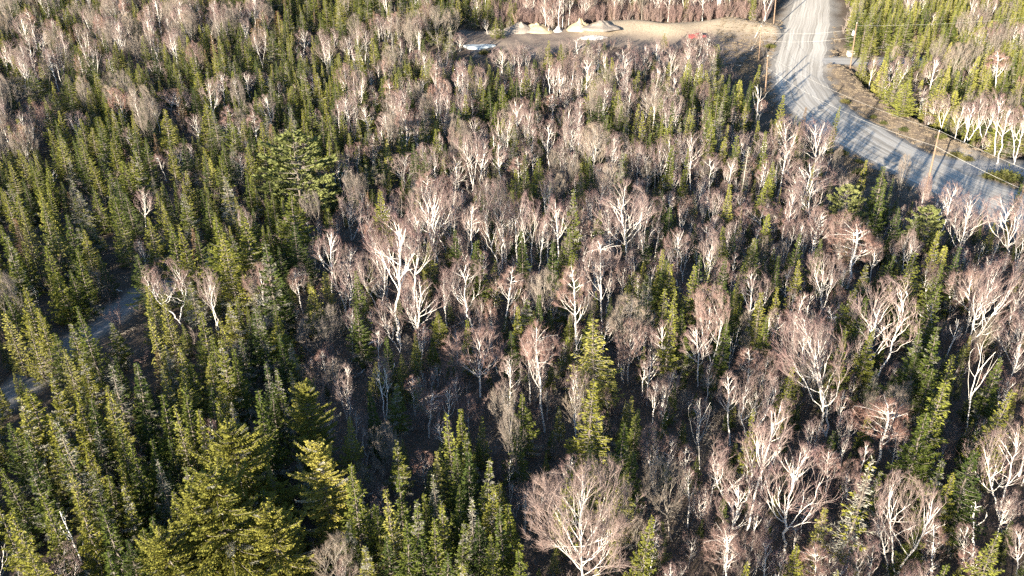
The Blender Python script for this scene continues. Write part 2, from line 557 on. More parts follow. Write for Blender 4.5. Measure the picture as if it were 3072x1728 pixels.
BIRCH = [  # key, H, W, kwargs
    ('b0', 13, 7.6, dict(cb=.34, crook=1.5, n1=10, fork=.50, lower=.5)),
    ('b1', 13, 6.2, dict(cb=.33, crook=1.0, stems=2, n1=9, fork=.48, lower=.6)),
    ('b2', 13, 4.6, dict(cb=.38, crook=.9, shape='fan', n1=9, fork=.58, lower=.6)),
    ('b3', 13, 3.6, dict(cb=.45, crook=.6, n1=9, fork=.70, lower=.6, n2=5)),
    ('b4', 13, 2.8, dict(cb=.45, crook=.6, shape='fan', n1=8, fork=.68, lower=.65, n2=5)),
    ('b5', 13, 6.8, dict(cb=.30, crook=1.8, stems=2, shape='fan', n1=8, fork=.36)),
    ('b6', 13, 5.2, dict(cb=.42, crook=1.5, n1=9, fork=.62, lower=.6)),
    ('b7', 13, 5.6, dict(cb=.32, crook=1.3, stems=3, shape='fan', n1=7, fork=.5, n2=6)),
    ('b8', 13, 4.2, dict(cb=.38, crook=1.2, stems=2, shape='fan', n1=7, fork=.5, n2=6)),
]
BIRCH += [('b9', 13, 7.0, dict(cb=.30, crook=1.2, n1=10, fork=.44, lower=.45)), ('bA', 13, 5.0, dict(cb=.40, crook=1.1, n1=9, fork=.56, lower=.55)),
          ('bB', 13, 4.0, dict(cb=.36, crook=.8, n1=10, fork=.64, lower=.5, n2=6)), ('bC', 13, 3.2, dict(cb=.50, crook=.9, n1=7, fork=.66, lower=.6, n2=5)),
          ('bD', 13, 6.0, dict(cb=.36, crook=1.6, stems=3, n1=7, fork=.5, n2=6)), ('bE', 13, 4.6, dict(cb=.34, crook=1.6, stems=2, shape='fan', n1=8, fork=.46, n2=6))]
for q, (k, h, w, kw) in enumerate(BIRCH):
    kw = dict(kw)
    add_variant(k, h, w, broadleaf(100 + q, h, w, twigs=int(420 * w) + 800, rscale=1.0, **kw))
for q, (k, h, w, kw) in enumerate([
        ('r0', 11, 5.0, dict(cb=.28, twig='redtwig', twigs=5600, n1=11, crook=.8, fork=.40)),
        ('r1', 11, 3.8, dict(cb=.30, twig='redtwig', twigs=4200, stems=2, crook=.8, fork=.42)),
        ('r2', 11, 3.0, dict(cb=.35, twig='redtwig', twigs=3200, shape='fan', crook=.7, n2=5)),
        ('c0', 12, 5.2, dict(cb=.20, shape='cone', twigs=4800, crook=.35, fork=.85, n1=22, lower=.30, n2=6, n3=4)),
        ('c1', 12, 4.2, dict(cb=.24, shape='cone', twigs=4400, crook=.4, fork=.8, n1=18, lower=.35, twig='redtwig', n2=6, n3=4)),
        ('t0', 10, 7.0, dict(cb=.22, twig='tantwig', bark='greybark', twigs=5600, n1=12, fork=.30, crook=.8)),
        ('t1', 10, 5.2, dict(cb=.26, twig='tantwig', bark='greybark', twigs=4600, stems=2, fork=.35)),
        ('t2', 10, 3.8, dict(cb=.30, twig='tantwig', bark='greybark', twigs=3600, fork=.4))]):
    kw = dict(kw)
    add_variant(k, h, w, broadleaf(200 + q, h, w, rscale=.85, **kw))
add_variant('giant', 13.5, 9.4, broadleaf(311, 13.5, 9.4, cb=.16, twigs=25000, tw_len=.62, tw_w=.0062, crook=.7, n1=20, n2=10, n3=7, fork=.46, lower=.45, rscale=.85))
for q, (k, h, w, kw) in enumerate([('k0', 9, 2.6, dict(cb=.45, n1=4, fork=.6)), ('k1', 9, 3.4, dict(cb=.40, n1=5, fork=.5, stems=1)), ('k2', 9, 1.2, dict(cb=.6, n1=2, fork=.8))]):
    add_variant(k, h, w, broadleaf(400 + q, h, w, dead=True, rscale=.9, crook=1.0, n2=1, **kw))

SPR = [
    ('s0', 10, 3.0, dict(z0=.06)), ('s1', 10, 2.7, dict(z0=.10, lichen=.10)), ('s2', 10, 2.3, dict(z0=.10)),
    ('s3', 10, 3.5, dict(z0=.05, dens=1.25, nb=7)), ('s4', 10, 2.6, dict(z0=.18, lichen=.26, gap=.16)), ('s5', 10, 3.1, dict(z0=.08, lichen=.06, whorl=.42)),
    ('s6', 10, 2.0, dict(z0=.15, prof='narrow', lichen=.14, gap=.15)), ('s7', 10, 4.0, dict(z0=.04, nb=8, whorl=.42, dens=1.25))]
SPR += [('s8', 10, 2.8, dict(z0=.22, lichen=.18, gap=.20)), ('s9', 10, 3.3, dict(z0=.05, dens=1.7, prof='cone2')), ('sA', 10, 2.4, dict(z0=.10, gap=.22, lichen=.1, whorl=.45)),
        ('sB', 10, 3.6, dict(z0=.06, nb=7, whorl=.48, spire=.3))]
for q, (k, h, w, kw) in enumerate(SPR):
    add_variant(k, h, w, conifer(500 + q, h, w, **kw))
add_variant('l0', 10, 1.9, conifer(601, 10, 1.9, z0=.2, lichen=.85, gap=.22, dens=.7, prof='narrow'))
add_variant('l1', 10, 2.3, conifer(602, 10, 2.3, z0=.25, lichen=.62, gap=.2, dens=.8))
add_variant('l2', 10, 1.4, conifer(603, 10, 1.4, z0=.15, lichen=.95, gap=.3, dens=.6, prof='narrow'))
add_variant('w0', 9, 4.6, conifer(611, 9, 4.6, z0=.05, fol='bright', nb=7, sprig=(.30, .07), dens=.9, spire=.1, deadlow=0))
add_variant('w1', 9, 3.2, conifer(612, 9, 3.2, z0=.06, fol='bright', nb=6, dens=1.0, deadlow=0))
add_variant('w2', 9, 2.2, conifer(613, 9, 2.2, z0=.08, fol='bright', nb=6, dens=1.0, prof='narrow', deadlow=0))
add_variant('h0', 14, 8.0, conifer(621, 14, 8.0, z0=.06, fol='hemlock', prof='dome', nb=12, whorl=.38, sprig=(.24, .060), dens=2.1, droop=.22, deadlow=0, lichen=.03))
add_variant('h1', 14, 5.6, conifer(622, 14, 5.6, z0=.06, fol='hemlock', prof='dome', nb=10, whorl=.36, sprig=(.22, .055), dens=2.1, droop=.22, deadlow=0, lichen=.05))
add_variant('h2', 14, 7.0, conifer(623, 14, 7.0, z0=.06, fol='hemlock', prof='dome', nb=11, whorl=.42, sprig=(.24, .060), dens=2.1, droop=.25, deadlow=0, lichen=.04))
add_variant('p0', 13, 9.0, conifer(631, 13, 9.0, z0=.16, fol='pine', prof='pine', nb=8, whorl=.85, sprig=(.42, .075), dens=3.0, droop=.04, deadlow=0, gap=.15))
add_variant('p1', 8, 5.0, conifer(632, 8, 5.0, z0=.10, fol='pine', prof='pine', nb=8, whorl=.5, sprig=(.34, .065), dens=2.4, droop=.0, deadlow=0))
add_variant('d0', 10, 2.6, conifer(641, 10, 2.6, z0=.12, fol='reddead', dens=.8, gap=.15))

# ------------------------------------------------------------------ outlines read from the photo
ROAD = [((850, -120), (1110, -120)), ((850, 0), (1105, 0)), ((805, 130), (1112, 130)), ((765, 250), (1095, 270)), ((735, 360), (1078, 400)),
        ((705, 480), (1055, 500)), ((700, 560), (1060, 575)), ((715, 650), (1100, 660)), ((765, 760), (1180, 770)), ((870, 880), (1300, 865)),
        ((1030, 1000), (1480, 960)), ((1230, 1105), (1680, 1075)), ((1480, 1235), (1900, 1190)), ((1720, 1360), (2130, 1290)),
        ((1950, 1480), (2400, 1400)), ((2250, 1620), (2700, 1510)), ((2600, 1780), (3100, 1660)), ((3300, 2080), (3900, 1950))]
RL = np.array([gz('C', *a) for a, b in ROAD]); RR = np.array([gz('C', *b) for a, b in ROAD])

def smooth_line(P, n):
    P = np.asarray(P, float)
    t = np.arange(len(P))
    tt = np.linspace(0, len(P) - 1, n)
    out = []
    for x in tt:
        i = min(int(x), len(P) - 2); f = x - i
        p0, p1, p2, p3 = P[max(i - 1, 0)], P[i], P[i + 1], P[min(i + 2, len(P) - 1)]
        out.append(.5 * ((2 * p1) + (-p0 + p2) * f + (2 * p0 - 5 * p1 + 4 * p2 - p3) * f * f + (-p0 + 3 * p1 - 3 * p2 + p3) * f ** 3))
    return np.array(out)

RLs, RRs = smooth_line(RL, 260), smooth_line(RR, 260)
RC = (RLs + RRs) / 2
RW = np.linalg.norm(RLs - RRs, axis=1) / 2

SIDE = smooth_line(gl('C', [(1050, 462), (1250, 462), (1430, 466), (1700, 475), (2000, 480)]), 60)      # side driveway
APRON = smooth_line(gl('C', [(1900, 1250), (2150, 1262), (2400, 1280), (2700, 1310), (3100, 1350)]), 60)   # pad to the right of the road
TRAIL = smooth_line([ground(*p) for p in [(-300, 1420), (-120, 1270), (90, 1150), (240, 1020), (340, 945), (440, 880), (540, 832), (620, 795)]], 120)
BERM = smooth_line(gl('C', [(1120, 512), (1210, 560), (1275, 640), (1380, 745), (1520, 850), (1700, 960), (1900, 1062), (2050, 1130), (2170, 1165)]), 120)
RIDGE = smooth_line(gl('B', [(1960, 238), (2100, 228), (2250, 222), (2400, 232), (2480, 240), (2700, 228), (2860, 215), (3000, 208), (3130, 222), (3240, 240)]), 120)

POLY = {
    'road': [ph('C', *p) for p in [(830, -20), (740, 60), (690, 200), (640, 190), (300, 200), (240, 250), (300, 340), (330, 520), (430, 600), (500, 660), (540, 760), (640, 860), (930, 880), (1150, 1010), (1180, 1120), (1250, 1330), (1440, 1430),
                                     (1850, 1449), (2000, 1449), (2576, 1449), (2576, 1245), (2300, 1220), (2150, 1140), (1900, 1030), (1700, 900), (1500, 780), (1400, 680), (1300, 570), (1440, 500), (1440, 430), (1330, 400), (1200, 330), (1150, 200), (1120, -20)]],
    'clearing': [ph('B', *p) for p in [(860, 260), (880, 225), (1120, 235), (1300, 215), (1450, 185), (1560, 240), (1800, 205), (2050, 215), (2400, 190), (2576, 200), (2900, 170), (3250, 190), (3300, 300), (2900, 520), (2820, 330), (2640, 300), (2576, 360), (2420, 420), (2250, 420), (2150, 370), (1950, 350), (1620, 400), (1500, 450), (1350, 400), (1250, 370), (1130, 360), (1020, 430), (960, 350)]],
    'track_a': [(255, 975), (290, 925), (430, 878), (450, 900), (380, 950), (300, 985)],
    'track_b': [(-10, 1140), (-10, 1225), (60, 1190), (165, 1130), (150, 1090), (60, 1120)],
    'gap': [(1060, 1040), (1140, 1070), (1330, 1000), (1480, 910), (1640, 850), (1700, 880), (1640, 940), (1500, 990), (1400, 1090), (1250, 1150), (1060, 1180), (1000, 1120)],
}

def inside(poly, x, y):
    c = False
    n = len(poly)
    j = n - 1
    for i in range(n):
        xi, yi = poly[i]; xj, yj = poly[j]
        if (yi > y) != (yj > y) and x < (xj - xi) * (y - yi) / (yj - yi) + xi:
            c = not c
        j = i
    return c

def inside_np(poly, X, Y):
    c = np.zeros(X.shape, bool)
    n = len(poly); j = n - 1
    for i in range(n):
        xi, yi = poly[i]; xj, yj = poly[j]
        m = ((yi > Y) != (yj > Y))
        with np.errstate(divide='ignore', invalid='ignore'):
            m &= X < (xj - xi) * (Y - yi) / (yj - yi + 1e-12) + xi
        c ^= m; j = i
    return c

def dline(L_, X, Y):
    """distance of points to a polyline's vertices (dense lines) and index"""
    X = np.asarray(X, float); Y = np.asarray(Y, float)
    best = np.full(X.shape, 1e9); bi = np.zeros(X.shape, int)
    for i, (a, b) in enumerate(L_):
        d = (X - a) ** 2 + (Y - b) ** 2
        m = d < best
        best[m] = d[m]; bi[m] = i
    return np.sqrt(best), bi

# ------------------------------------------------------------------ terrain
def vnoise(X, Y, s, seed):
    r = np.random.default_rng(seed)
    G_ = r.random((64, 64))
    x, y = X / s, Y / s
    xi, yi = np.floor(x).astype(int), np.floor(y).astype(int)
    fx, fy = x - xi, y - yi
    fx, fy = fx * fx * (3 - 2 * fx), fy * fy * (3 - 2 * fy)
    g = lambda a, b: G_[a % 64, b % 64]
    return (g(xi, yi) * (1 - fx) + g(xi + 1, yi) * fx) * (1 - fy) + (g(xi, yi + 1) * (1 - fx) + g(xi + 1, yi + 1) * fx) * fy

def smst(a, b, x):
    t = np.clip((x - a) / (b - a), 0, 1)
    return t * t * (3 - 2 * t)

_db, _ib = dline(RC, BERM[:, 0], BERM[:, 1])
EB = _db - RW[_ib]

def heights(X, Y):
    X = np.asarray(X, float); Y = np.asarray(Y, float)
    dr, ir = dline(RC, X, Y)
    edge = dr - RW[ir]
    ds, _ = dline(SIDE, X, Y); da, _ = dline(APRON, X, Y); dt, _ = dline(TRAIL, X, Y)
    flat = smst(1.5, 14, np.minimum.reduce([edge, ds - 3, da - 5, dt - 2]))
    h = flat * ((vnoise(X, Y, 14, 1) - .5) * .9 + (vnoise(X, Y, 4.5, 2) - .5) * .35 + (vnoise(X, Y, 45, 3) - .5) * 1.4 + (vnoise(X, Y, 1.7, 7) - .5) * .16)
    db, ib = dline(BERM, X, Y)
    h = h + 1.35 * np.exp(-(db / 2.1) ** 2) * (.75 + .5 * vnoise(X, Y, 3, 5))
    outer = edge > EB[ib] + .8
    h = h - 2.6 * outer * smst(1.6, 5.5, db) * (1 - smst(13, 24, db)) * smst(4, 9, ds) * smst(7, 13, da)
    dg, ig = dline(RIDGE, X, Y)
    h = h + 2.6 * np.exp(-(dg / 4.5) ** 2) * (.55 + .8 * vnoise(X, Y, 9, 6))
    ditch = np.exp(-((edge - 2.2) / 1.2) ** 2) * .35
    h = h - ditch * (dg > 8) * (ds > 5) * (da > 8)
    h = h * smst(.2, 2.0, edge)
    return h + rise(Y)

def hz(x, y):
    return float(heights(np.array([x]), np.array([y]))[0])

gx = np.concatenate([[-3000, -1500, -800, -450], np.arange(-320, -150, 6), np.arange(-150, 190, 1.25), np.arange(190, 330, 6), [450, 800, 1500, 3000]])
gy = np.concatenate([[-3000, -1200, -400, -120], np.arange(-60, 30, 5), np.arange(30, 345, 1.25), np.arange(345, 460, 6), [600, 1000, 1800, 3500]])
GX, GY = np.meshgrid(gx, gy)
GZ = heights(GX.ravel(), GY.ravel()).reshape(GX.shape)
ny, nx = GX.shape
V = np.column_stack([GX.ravel(), GY.ravel(), GZ.ravel()])
ii = (np.arange(ny - 1)[:, None] * nx + np.arange(nx - 1)[None, :]).ravel()
Fg = np.column_stack([ii, ii + 1, ii + nx + 1, ii + nx])

M['ground'] = mat('forest_floor', (.1, .08, .07), 0.95, .05)
gme = mesh_np('ground', V, [Fg], [M['ground']], None, True)
dr, ir = dline(RC, V[:, 0], V[:, 1]); edge = dr - RW[ir]
ds, _ = dline(SIDE, V[:, 0], V[:, 1]); da, _ = dline(APRON, V[:, 0], V[:, 1])
dg, _ = dline(RIDGE, V[:, 0], V[:, 1]); db, _ = dline(BERM, V[:, 0], V[:, 1]); dt, _ = dline(TRAIL, V[:, 0], V[:, 1])
_px, _py, _dp = project(V[:, 0], V[:, 1], 0.)
_m = (np.abs(V[:, 0]) < 220) & (V[:, 1] > 50) & (V[:, 1] < 345)
ok_clear = (inside_np(POLY['clearing'], _px, _py) & _m).astype(float)
ok_open = (inside_np(POLY['road'], _px, _py) & _m).astype(float)
wob = (vnoise(V[:, 0], V[:, 1], 3.2, 11) - .5) * 2.4
a_gravel = np.clip(1 - (edge + wob) / 3.6, 0, 1) + np.clip(1 - (ds - 3.2 + wob) / 1.6, 0, 1) + np.clip(1 - (da - 4.5 + wob) / 5, 0, 1) + np.clip(1 - (dt - 1.9 + wob * .5) / 1.2, 0, 1)
a_sand = np.clip(np.exp(-((dg) / 6.5) ** 2) * 1.6, 0, 1)
a_grass = np.clip(np.exp(-((db) / 3.2) ** 2) * 1.2 + ok_open * .8, 0, 1)
for nm, a in (('gravel', np.clip(a_gravel, 0, 1)), ('sand', a_sand), ('grass', a_grass), ('clearing', ok_clear)):
    at = gme.attributes.new(nm, 'FLOAT', 'POINT')
    at.data.foreach_set('value', a.astype(np.float32))

m = M['ground']
def attr(m, nm):
    n = N(m, 'ShaderNodeAttribute'); n.attribute_name = nm
    return n.outputs['Fac']
n1 = noise(m, .35, 5); n2 = noise(m, 2.6, 4); n3 = noise(m, 9, 3)
litter = ramp(m, n1, [(.25, (.11, .085, .075)), (.45, (.18, .145, .125)), (.6, (.14, .115, .095)), (.75, (.22, .17, .13))])
moss = ramp(m, n2, [(.3, (.04, .045, .018)), (.55, (.115, .09, .072)), (.75, (.19, .155, .135))])
base = mix(m, .5, litter, moss)
grassc = ramp(m, n2, [(.25, (.10, .08, .065)), (.5, (.18, .145, .115)), (.7, (.26, .215, .17))])
clearc = ramp(m, n1, [(.25, (.17, .135, .12)), (.45, (.26, .215, .19)), (.7, (.33, .275, .225))])
sandc = ramp(m, n2, [(.25, (.24, .19, .145)), (.5, (.37, .31, .24)), (.8, (.48, .42, .33))])
gravc = ramp(m, n3, [(.3, (.28, .265, .245)), (.55, (.39, .37, .345)), (.75, (.50, .48, .455))])
c = mix(m, attr(m, 'grass'), base, grassc)
c = mix(m, attr(m, 'clearing'), c, clearc)
c = mix(m, attr(m, 'sand'), c, sandc)
c = mix(m, attr(m, 'gravel'), c, gravc)
bs = m.node_tree.nodes['Principled BSDF']
L(m, c, bs.inputs['Base Color'])
bmp = N(m, 'ShaderNodeBump'); bmp.inputs['Strength'].default_value = .6; bmp.inputs['Distance'].default_value = .15
speck = ramp(m, noise(m, 14, 4), [(.46, (.62, .6, .58)), (.52, (1, 1, 1)), (.62, (1.0, 1.0, 1.0)), (.70, (1.9, 1.7, 1.5))])
c2 = mix(m, 1.0, c, speck, 'MULTIPLY')
L(m, c2, bs.inputs['Base Color'])
nb_ = noise(m, 3.5, 6)
L(m, nb_, bmp.inputs['Height']); L(m, bmp.outputs[0], bs.inputs['Normal'])

def link(o, parent=None):
    COL.objects.link(o)
    if parent:
        o.parent = parent
    return o

def tag(o, label=None, cat=None, group=None, kind=None):
    if label: o['label'] = label
    if cat: o['category'] = cat
    if group: o['group'] = group
    if kind: o['kind'] = kind
    return o

def new(name, me, parent=None, loc=(0, 0, 0)):
    o = bpy.data.objects.new(name, me)
    o.location = loc
    return link(o, parent)

tag(new('ground', gme), kind='structure')

# road strips with rut-streaked gravel
def strip(name, Lp, Rp, lift, m, nc=12, jit=.0, seed=1):
    r = np.random.default_rng(seed)
    n = len(Lp)
    jl = np.convolve(r.normal(0, jit, n + 8), np.ones(5) / 5, 'same')[4:-4]; jr = np.convolve(r.normal(0, jit, n + 8), np.ones(5) / 5, 'same')[4:-4]
    ac = unit(Rp - Lp)
    Lp = Lp - ac * jl[:, None]; Rp = Rp + ac * jr[:, None]
    t = np.linspace(0, 1, nc + 1)
    P = Lp[:, None, :] * (1 - t)[None, :, None] + Rp[:, None, :] * t[None, :, None]
    X, Y = P[..., 0].ravel(), P[..., 1].ravel()
    Z = heights(X, Y) * 1.0
    crown = (.10 * (1 - (2 * t - 1) ** 2))[None, :].repeat(n, 0).ravel()
    edgein = (np.minimum(t, 1 - t) < 1e-6)[None, :].repeat(n, 0).ravel()
    Z = Z + lift + crown * (nc > 8) - edgein * .05
    i = (np.arange(n - 1)[:, None] * (nc + 1) + np.arange(nc)[None, :]).ravel()
    F = np.column_stack([i, i + 1, i + nc + 2, i + nc + 1])
    me = mesh_np(name, np.column_stack([X, Y, Z]), [F], [m], None, True)
    s = np.concatenate([[0], np.cumsum(np.linalg.norm(np.diff((Lp + Rp) / 2, axis=0), axis=1))])
    U = np.column_stack([t[None, :].repeat(n, 0).ravel(), s[:, None].repeat(nc + 1, 1).ravel()])
    uv = me.uv_layers.new(name='uv')
    li = np.zeros(len(me.loops), dtype=np.int32); me.loops.foreach_get('vertex_index', li)
    uv.data.foreach_set('uv', U[li].astype(np.float32).ravel())
    return me

def road_mat(name, a, b, c_, width=12, k=1.0):
    m = mat(name, b, .95, .08)
    uvn = N(m, 'ShaderNodeUVMap')
    mp = N(m, 'ShaderNodeMapping'); mp.inputs['Scale'].default_value = (width * .55, .014, 1)
    L(m, uvn.outputs[0], mp.inputs[0])
    s1 = noise(m, 1.7, 4, mp.outputs[0])
    mp2 = N(m, 'ShaderNodeMapping'); mp2.inputs['Scale'].default_value = (width * 1.8, .022, 1); mp2.inputs['Location'].default_value = (3.1, 7, 0)
    L(m, uvn.outputs[0], mp2.inputs[0])
    s2 = noise(m, 1.4, 3, mp2.outputs[0])
    g = noise(m, 7, 4)
    mx = N(m, 'ShaderNodeMath', operation='MULTIPLY_ADD'); L(m, s2, mx.inputs[0]); mx.inputs[1].default_value = .7
    mm = N(m, 'ShaderNodeMath', operation='MULTIPLY'); L(m, s1, mm.inputs[0]); mm.inputs[1].default_value = .55
    L(m, mm.outputs[0], mx.inputs[2])
    m3 = N(m, 'ShaderNodeMath', operation='MULTIPLY_ADD'); L(m, g, m3.inputs[0]); m3.inputs[1].default_value = .16; L(m, mx.outputs[0], m3.inputs[2])
    col = ramp(m, m3.outputs[0], [(.50, a), (.66, b), (.80, c_)])
    bs = m.node_tree.nodes['Principled BSDF']
    L(m, col, bs.inputs['Base Color'])
    bm = N(m, 'ShaderNodeBump'); bm.inputs['Strength'].default_value = .5; bm.inputs['Distance'].default_value = .06
    L(m, m3.outputs[0], bm.inputs['Height']); L(m, bm.outputs[0], bs.inputs['Normal'])
    return m

M['road'] = road_mat('packed_gravel', (.27, .25, .22), (.42, .39, .35), (.58, .55, .505))
tag(new('road', strip('road', RLs, RRs, .05, M['road'], 14, .35, 3)), kind='structure')

def offset_strip(name, Cn, hw, lift, m, nc=4, jit=.3, seed=2):
    d = unit(np.gradient(Cn, axis=0)); nrm = np.column_stack([d[:, 1], -d[:, 0]])
    hwv = np.broadcast_to(hw, (len(Cn),))[:, None]
    return strip(name, Cn - nrm * hwv, Cn + nrm * hwv, lift, m, nc, jit, seed)

M['side'] = road_mat('driveway_gravel', (.27, .26, .25), (.35, .34, .33), (.43, .42, .41), 6)
M['trail'] = road_mat('old_track_gravel', (.14, .135, .13), (.21, .205, .20), (.31, .30, .30), 4)
tag(new('driveway', offset_strip('driveway', SIDE, 3.0, .035, M['side'], 4, .15)), kind='structure')
tag(new('gravel_pad', offset_strip('gravel_pad', APRON, 5.0, .025, M['side'], 4, .5)), kind='structure')
tag(new('path', offset_strip('path', TRAIL, 1.6, .03, M['trail'], 4, .5)), kind='structure')

# ------------------------------------------------------------------ tree placement
TREES = []   # dict(sp, var, x, y, H, W, lean, rot, lab)
rnd = random.Random(5)

def pick(cands, ratio):
    c = sorted(cands, key=lambda k: abs(math.log((VAR[k]['W'] / VAR[k]['H']) / ratio)))
    return rnd.choice(c[:3] if len(c) > 4 else c[:2])

SETS = {'b': ['b0', 'b1', 'b2', 'b3', 'b4', 'b5', 'b6', 'b7', 'b8', 'b9', 'bA', 'bB', 'bC', 'bD', 'bE'], 'r': ['r0', 'r1', 'r2', 'c1'], 'c': ['c0', 'c1'], 't': ['t0', 't1', 't2'], 'k': ['k0', 'k1', 'k2'],
        's': ['s0', 's1', 's2', 's3', 's5', 's6', 's7', 's8', 's9', 'sA', 'sB'], 'l': ['l0', 'l1', 'l2', 's4'], 'w': ['w0', 'w1', 'w2'], 'h': ['h0', 'h1', 'h2'], 'p': ['p0', 'p1'], 'd': ['d0'], 'G': ['giant']}
SPEC = {'b': 'birch', 'r': 'birch', 'c': 'birch', 't': 'maple', 'k': 'snag', 's': 'spruce', 'l': 'lichen', 'w': 'spruce', 'h': 'hemlock', 'p': 'pine', 'd': 'deadspruce', 'G': 'birch'}

def hero(reg, kind, xt, yt, xb, yb, wz, label=None, short=None):
    """broadleaf given by its top and its foot in the photo"""
    tx, ty = ph(reg, xt, yt); bx, by = ph(reg, xb, yb)
    x, y = ground(bx, by)
    v = (864 - ty) / F_PX
    # the top stands above the foot at the same distance
    H = CAM_H - float(rise(y)) - y * (SP - v * CP) / (CP + v * SP)
    H = max(3.0, H)
    _, _, dep = project(x, y, H * .6)
    fx, _, _ = project(x, y, H)
    leanx = (tx - fx) * dep / F_PX
    Wd = wz * ZK * dep / F_PX
    if kind not in 'kG':
        Wd *= 1.15
    var = pick(SETS[kind], Wd / H)
    TREES.append(dict(sp=SPEC[kind], kind=kind, var=var, x=x, y=y, H=H, W=Wd, lean=leanx, rot=rnd.uniform(0, 6.28), label=label, short=short, hero=True))

def tipc(reg, kind, xt, yt, wz, H=None, label=None, short=None):
    """conifer given by its tip in the photo; H assumed"""
    tx, ty = ph(reg, xt, yt)
    if H is None:
        H = {'s': 9.6, 'l': 9.6, 'w': 9.0, 'd': 9.0}.get(kind, 10) * rnd.uniform(.78, 1.16)
    x, y = ground(tx, ty, H)
    _, _, dep = project(x, y, H * .5)
    Wd = wz * ZK * dep / F_PX * (1.12 if kind == 's' else 1.0)
    Wd = min(max(Wd * 1.4, H * .24), H * .75)
    TREES.append(dict(sp=SPEC[kind], kind=kind, var=pick(SETS[kind], Wd / H), x=x, y=y, H=H, W=Wd, lean=0, rot=rnd.uniform(0, 6.28), label=label, short=short, hero=True))

def many(reg, fn, rows):
    for r_ in rows:
        fn(reg, *r_)

many('E', hero, [
    ('b', 670, -140, 715, 575, 430, 'tall white birch forking high, its foot in dark shade above the small clearing', 'the tall high-forked birch'),
    ('b', 400, 230, 455, 1190, 400, 'tallest white birch left of the small clearing, stem splitting into three limbs', 'the tallest birch by the clearing'),
    ('b', 290, 860, 445, 1250, 230, 'white birch leaning far left from a bent foot at the small clearing', 'the bent leaning birch'),
    ('b', 190, 500, 320, 1000, 260), ('b', 610, 690, 590, 1240, 340, 'white birch with several stems fanning out above the fallen brush', 'the fan-stemmed birch'),
    ('b', 570, 180, 545, 1010, 280), ('b', 1150, -30, 1215, 600, 310), ('b', 1410, 30, 1430, 645, 180, 'slender straight white birch with a long bare stem, centre of the wood', 'the slender straight birch'),
    ('b', 1620, 60, 1640, 650, 170, 'slender birch with a foot curving left beside dark ground', 'the curve-footed birch'), ('r', 1820, 170, 1760, 545, 150), ('b', 2130, -40, 2160, 610, 420, 'wide white birch with many steep limbs, right of the centre', 'the wide steep-limbed birch'),
    ('c', 1960, 380, 1972, 1040, 300, 'fine-branched straight birch with a pointed crown behind the bright broad spruce', 'the pointed fine-branched birch'), ('r', 1750, 570, 1775, 1300, 310, 'birch with a dense red-brown oval crown left of the pointed birch', 'the red oval-crowned birch'),
    ('b', 910, 550, 1000, 1085, 370, 'open white birch with long level arms at the small clearing', 'the long-armed birch'), ('r', 1300, 590, 1228, 1085, 220), ('r', 1425, 630, 1405, 900, 190), ('r', 1165, 640, 1160, 920, 150),
    ('r', 1000, 1070, 1048, 1560, 450, 'low wide round birch with crooked white limbs below the small clearing', 'the low round crooked birch'), ('c', 1480, 970, 1535, 1815, 310, 'birch with a pointed rust-tipped crown and white stem, lower centre', 'the rust-tipped birch'),
    ('b', 2240, 960, 2250, 1330, 190), ('b', 2430, 1000, 2420, 1440, 190), ('b', 100, -30, 75, 370, 240), ('b', 60, 400, 38, 830, 170), ('b', 950, 140, 955, 490, 170), ('b', 850, -20, 822, 260, 150),
    ('b', 740, 60, 790, 480, 200), ('b', 1010, 100, 960, 560, 180), ('b', 1310, 120, 1330, 600, 150), ('b', 1540, 200, 1490, 660, 120), ('b', 200, 180, 230, 520, 180), ('b', 330, 60, 340, 430, 200),
    ('b', 480, 260, 500, 700, 200), ('b', 1880, 20, 1900, 400, 170), ('b', 2000, 150, 2030, 560, 220), ('b', 2330, 60, 2290, 560, 260), ('r', 540, 1390, 560, 1700, 150), ('b', 2520, 300, 2540, 760, 180),
    ('b', 800, 620, 780, 930, 110), ('r', 1120, 1080, 1180, 1400, 160), ('r', 1260, 60, 1270, 480, 130), ('b', 870, 330, 890, 640, 130), ('b', 1700, 60, 1720, 420, 150)])
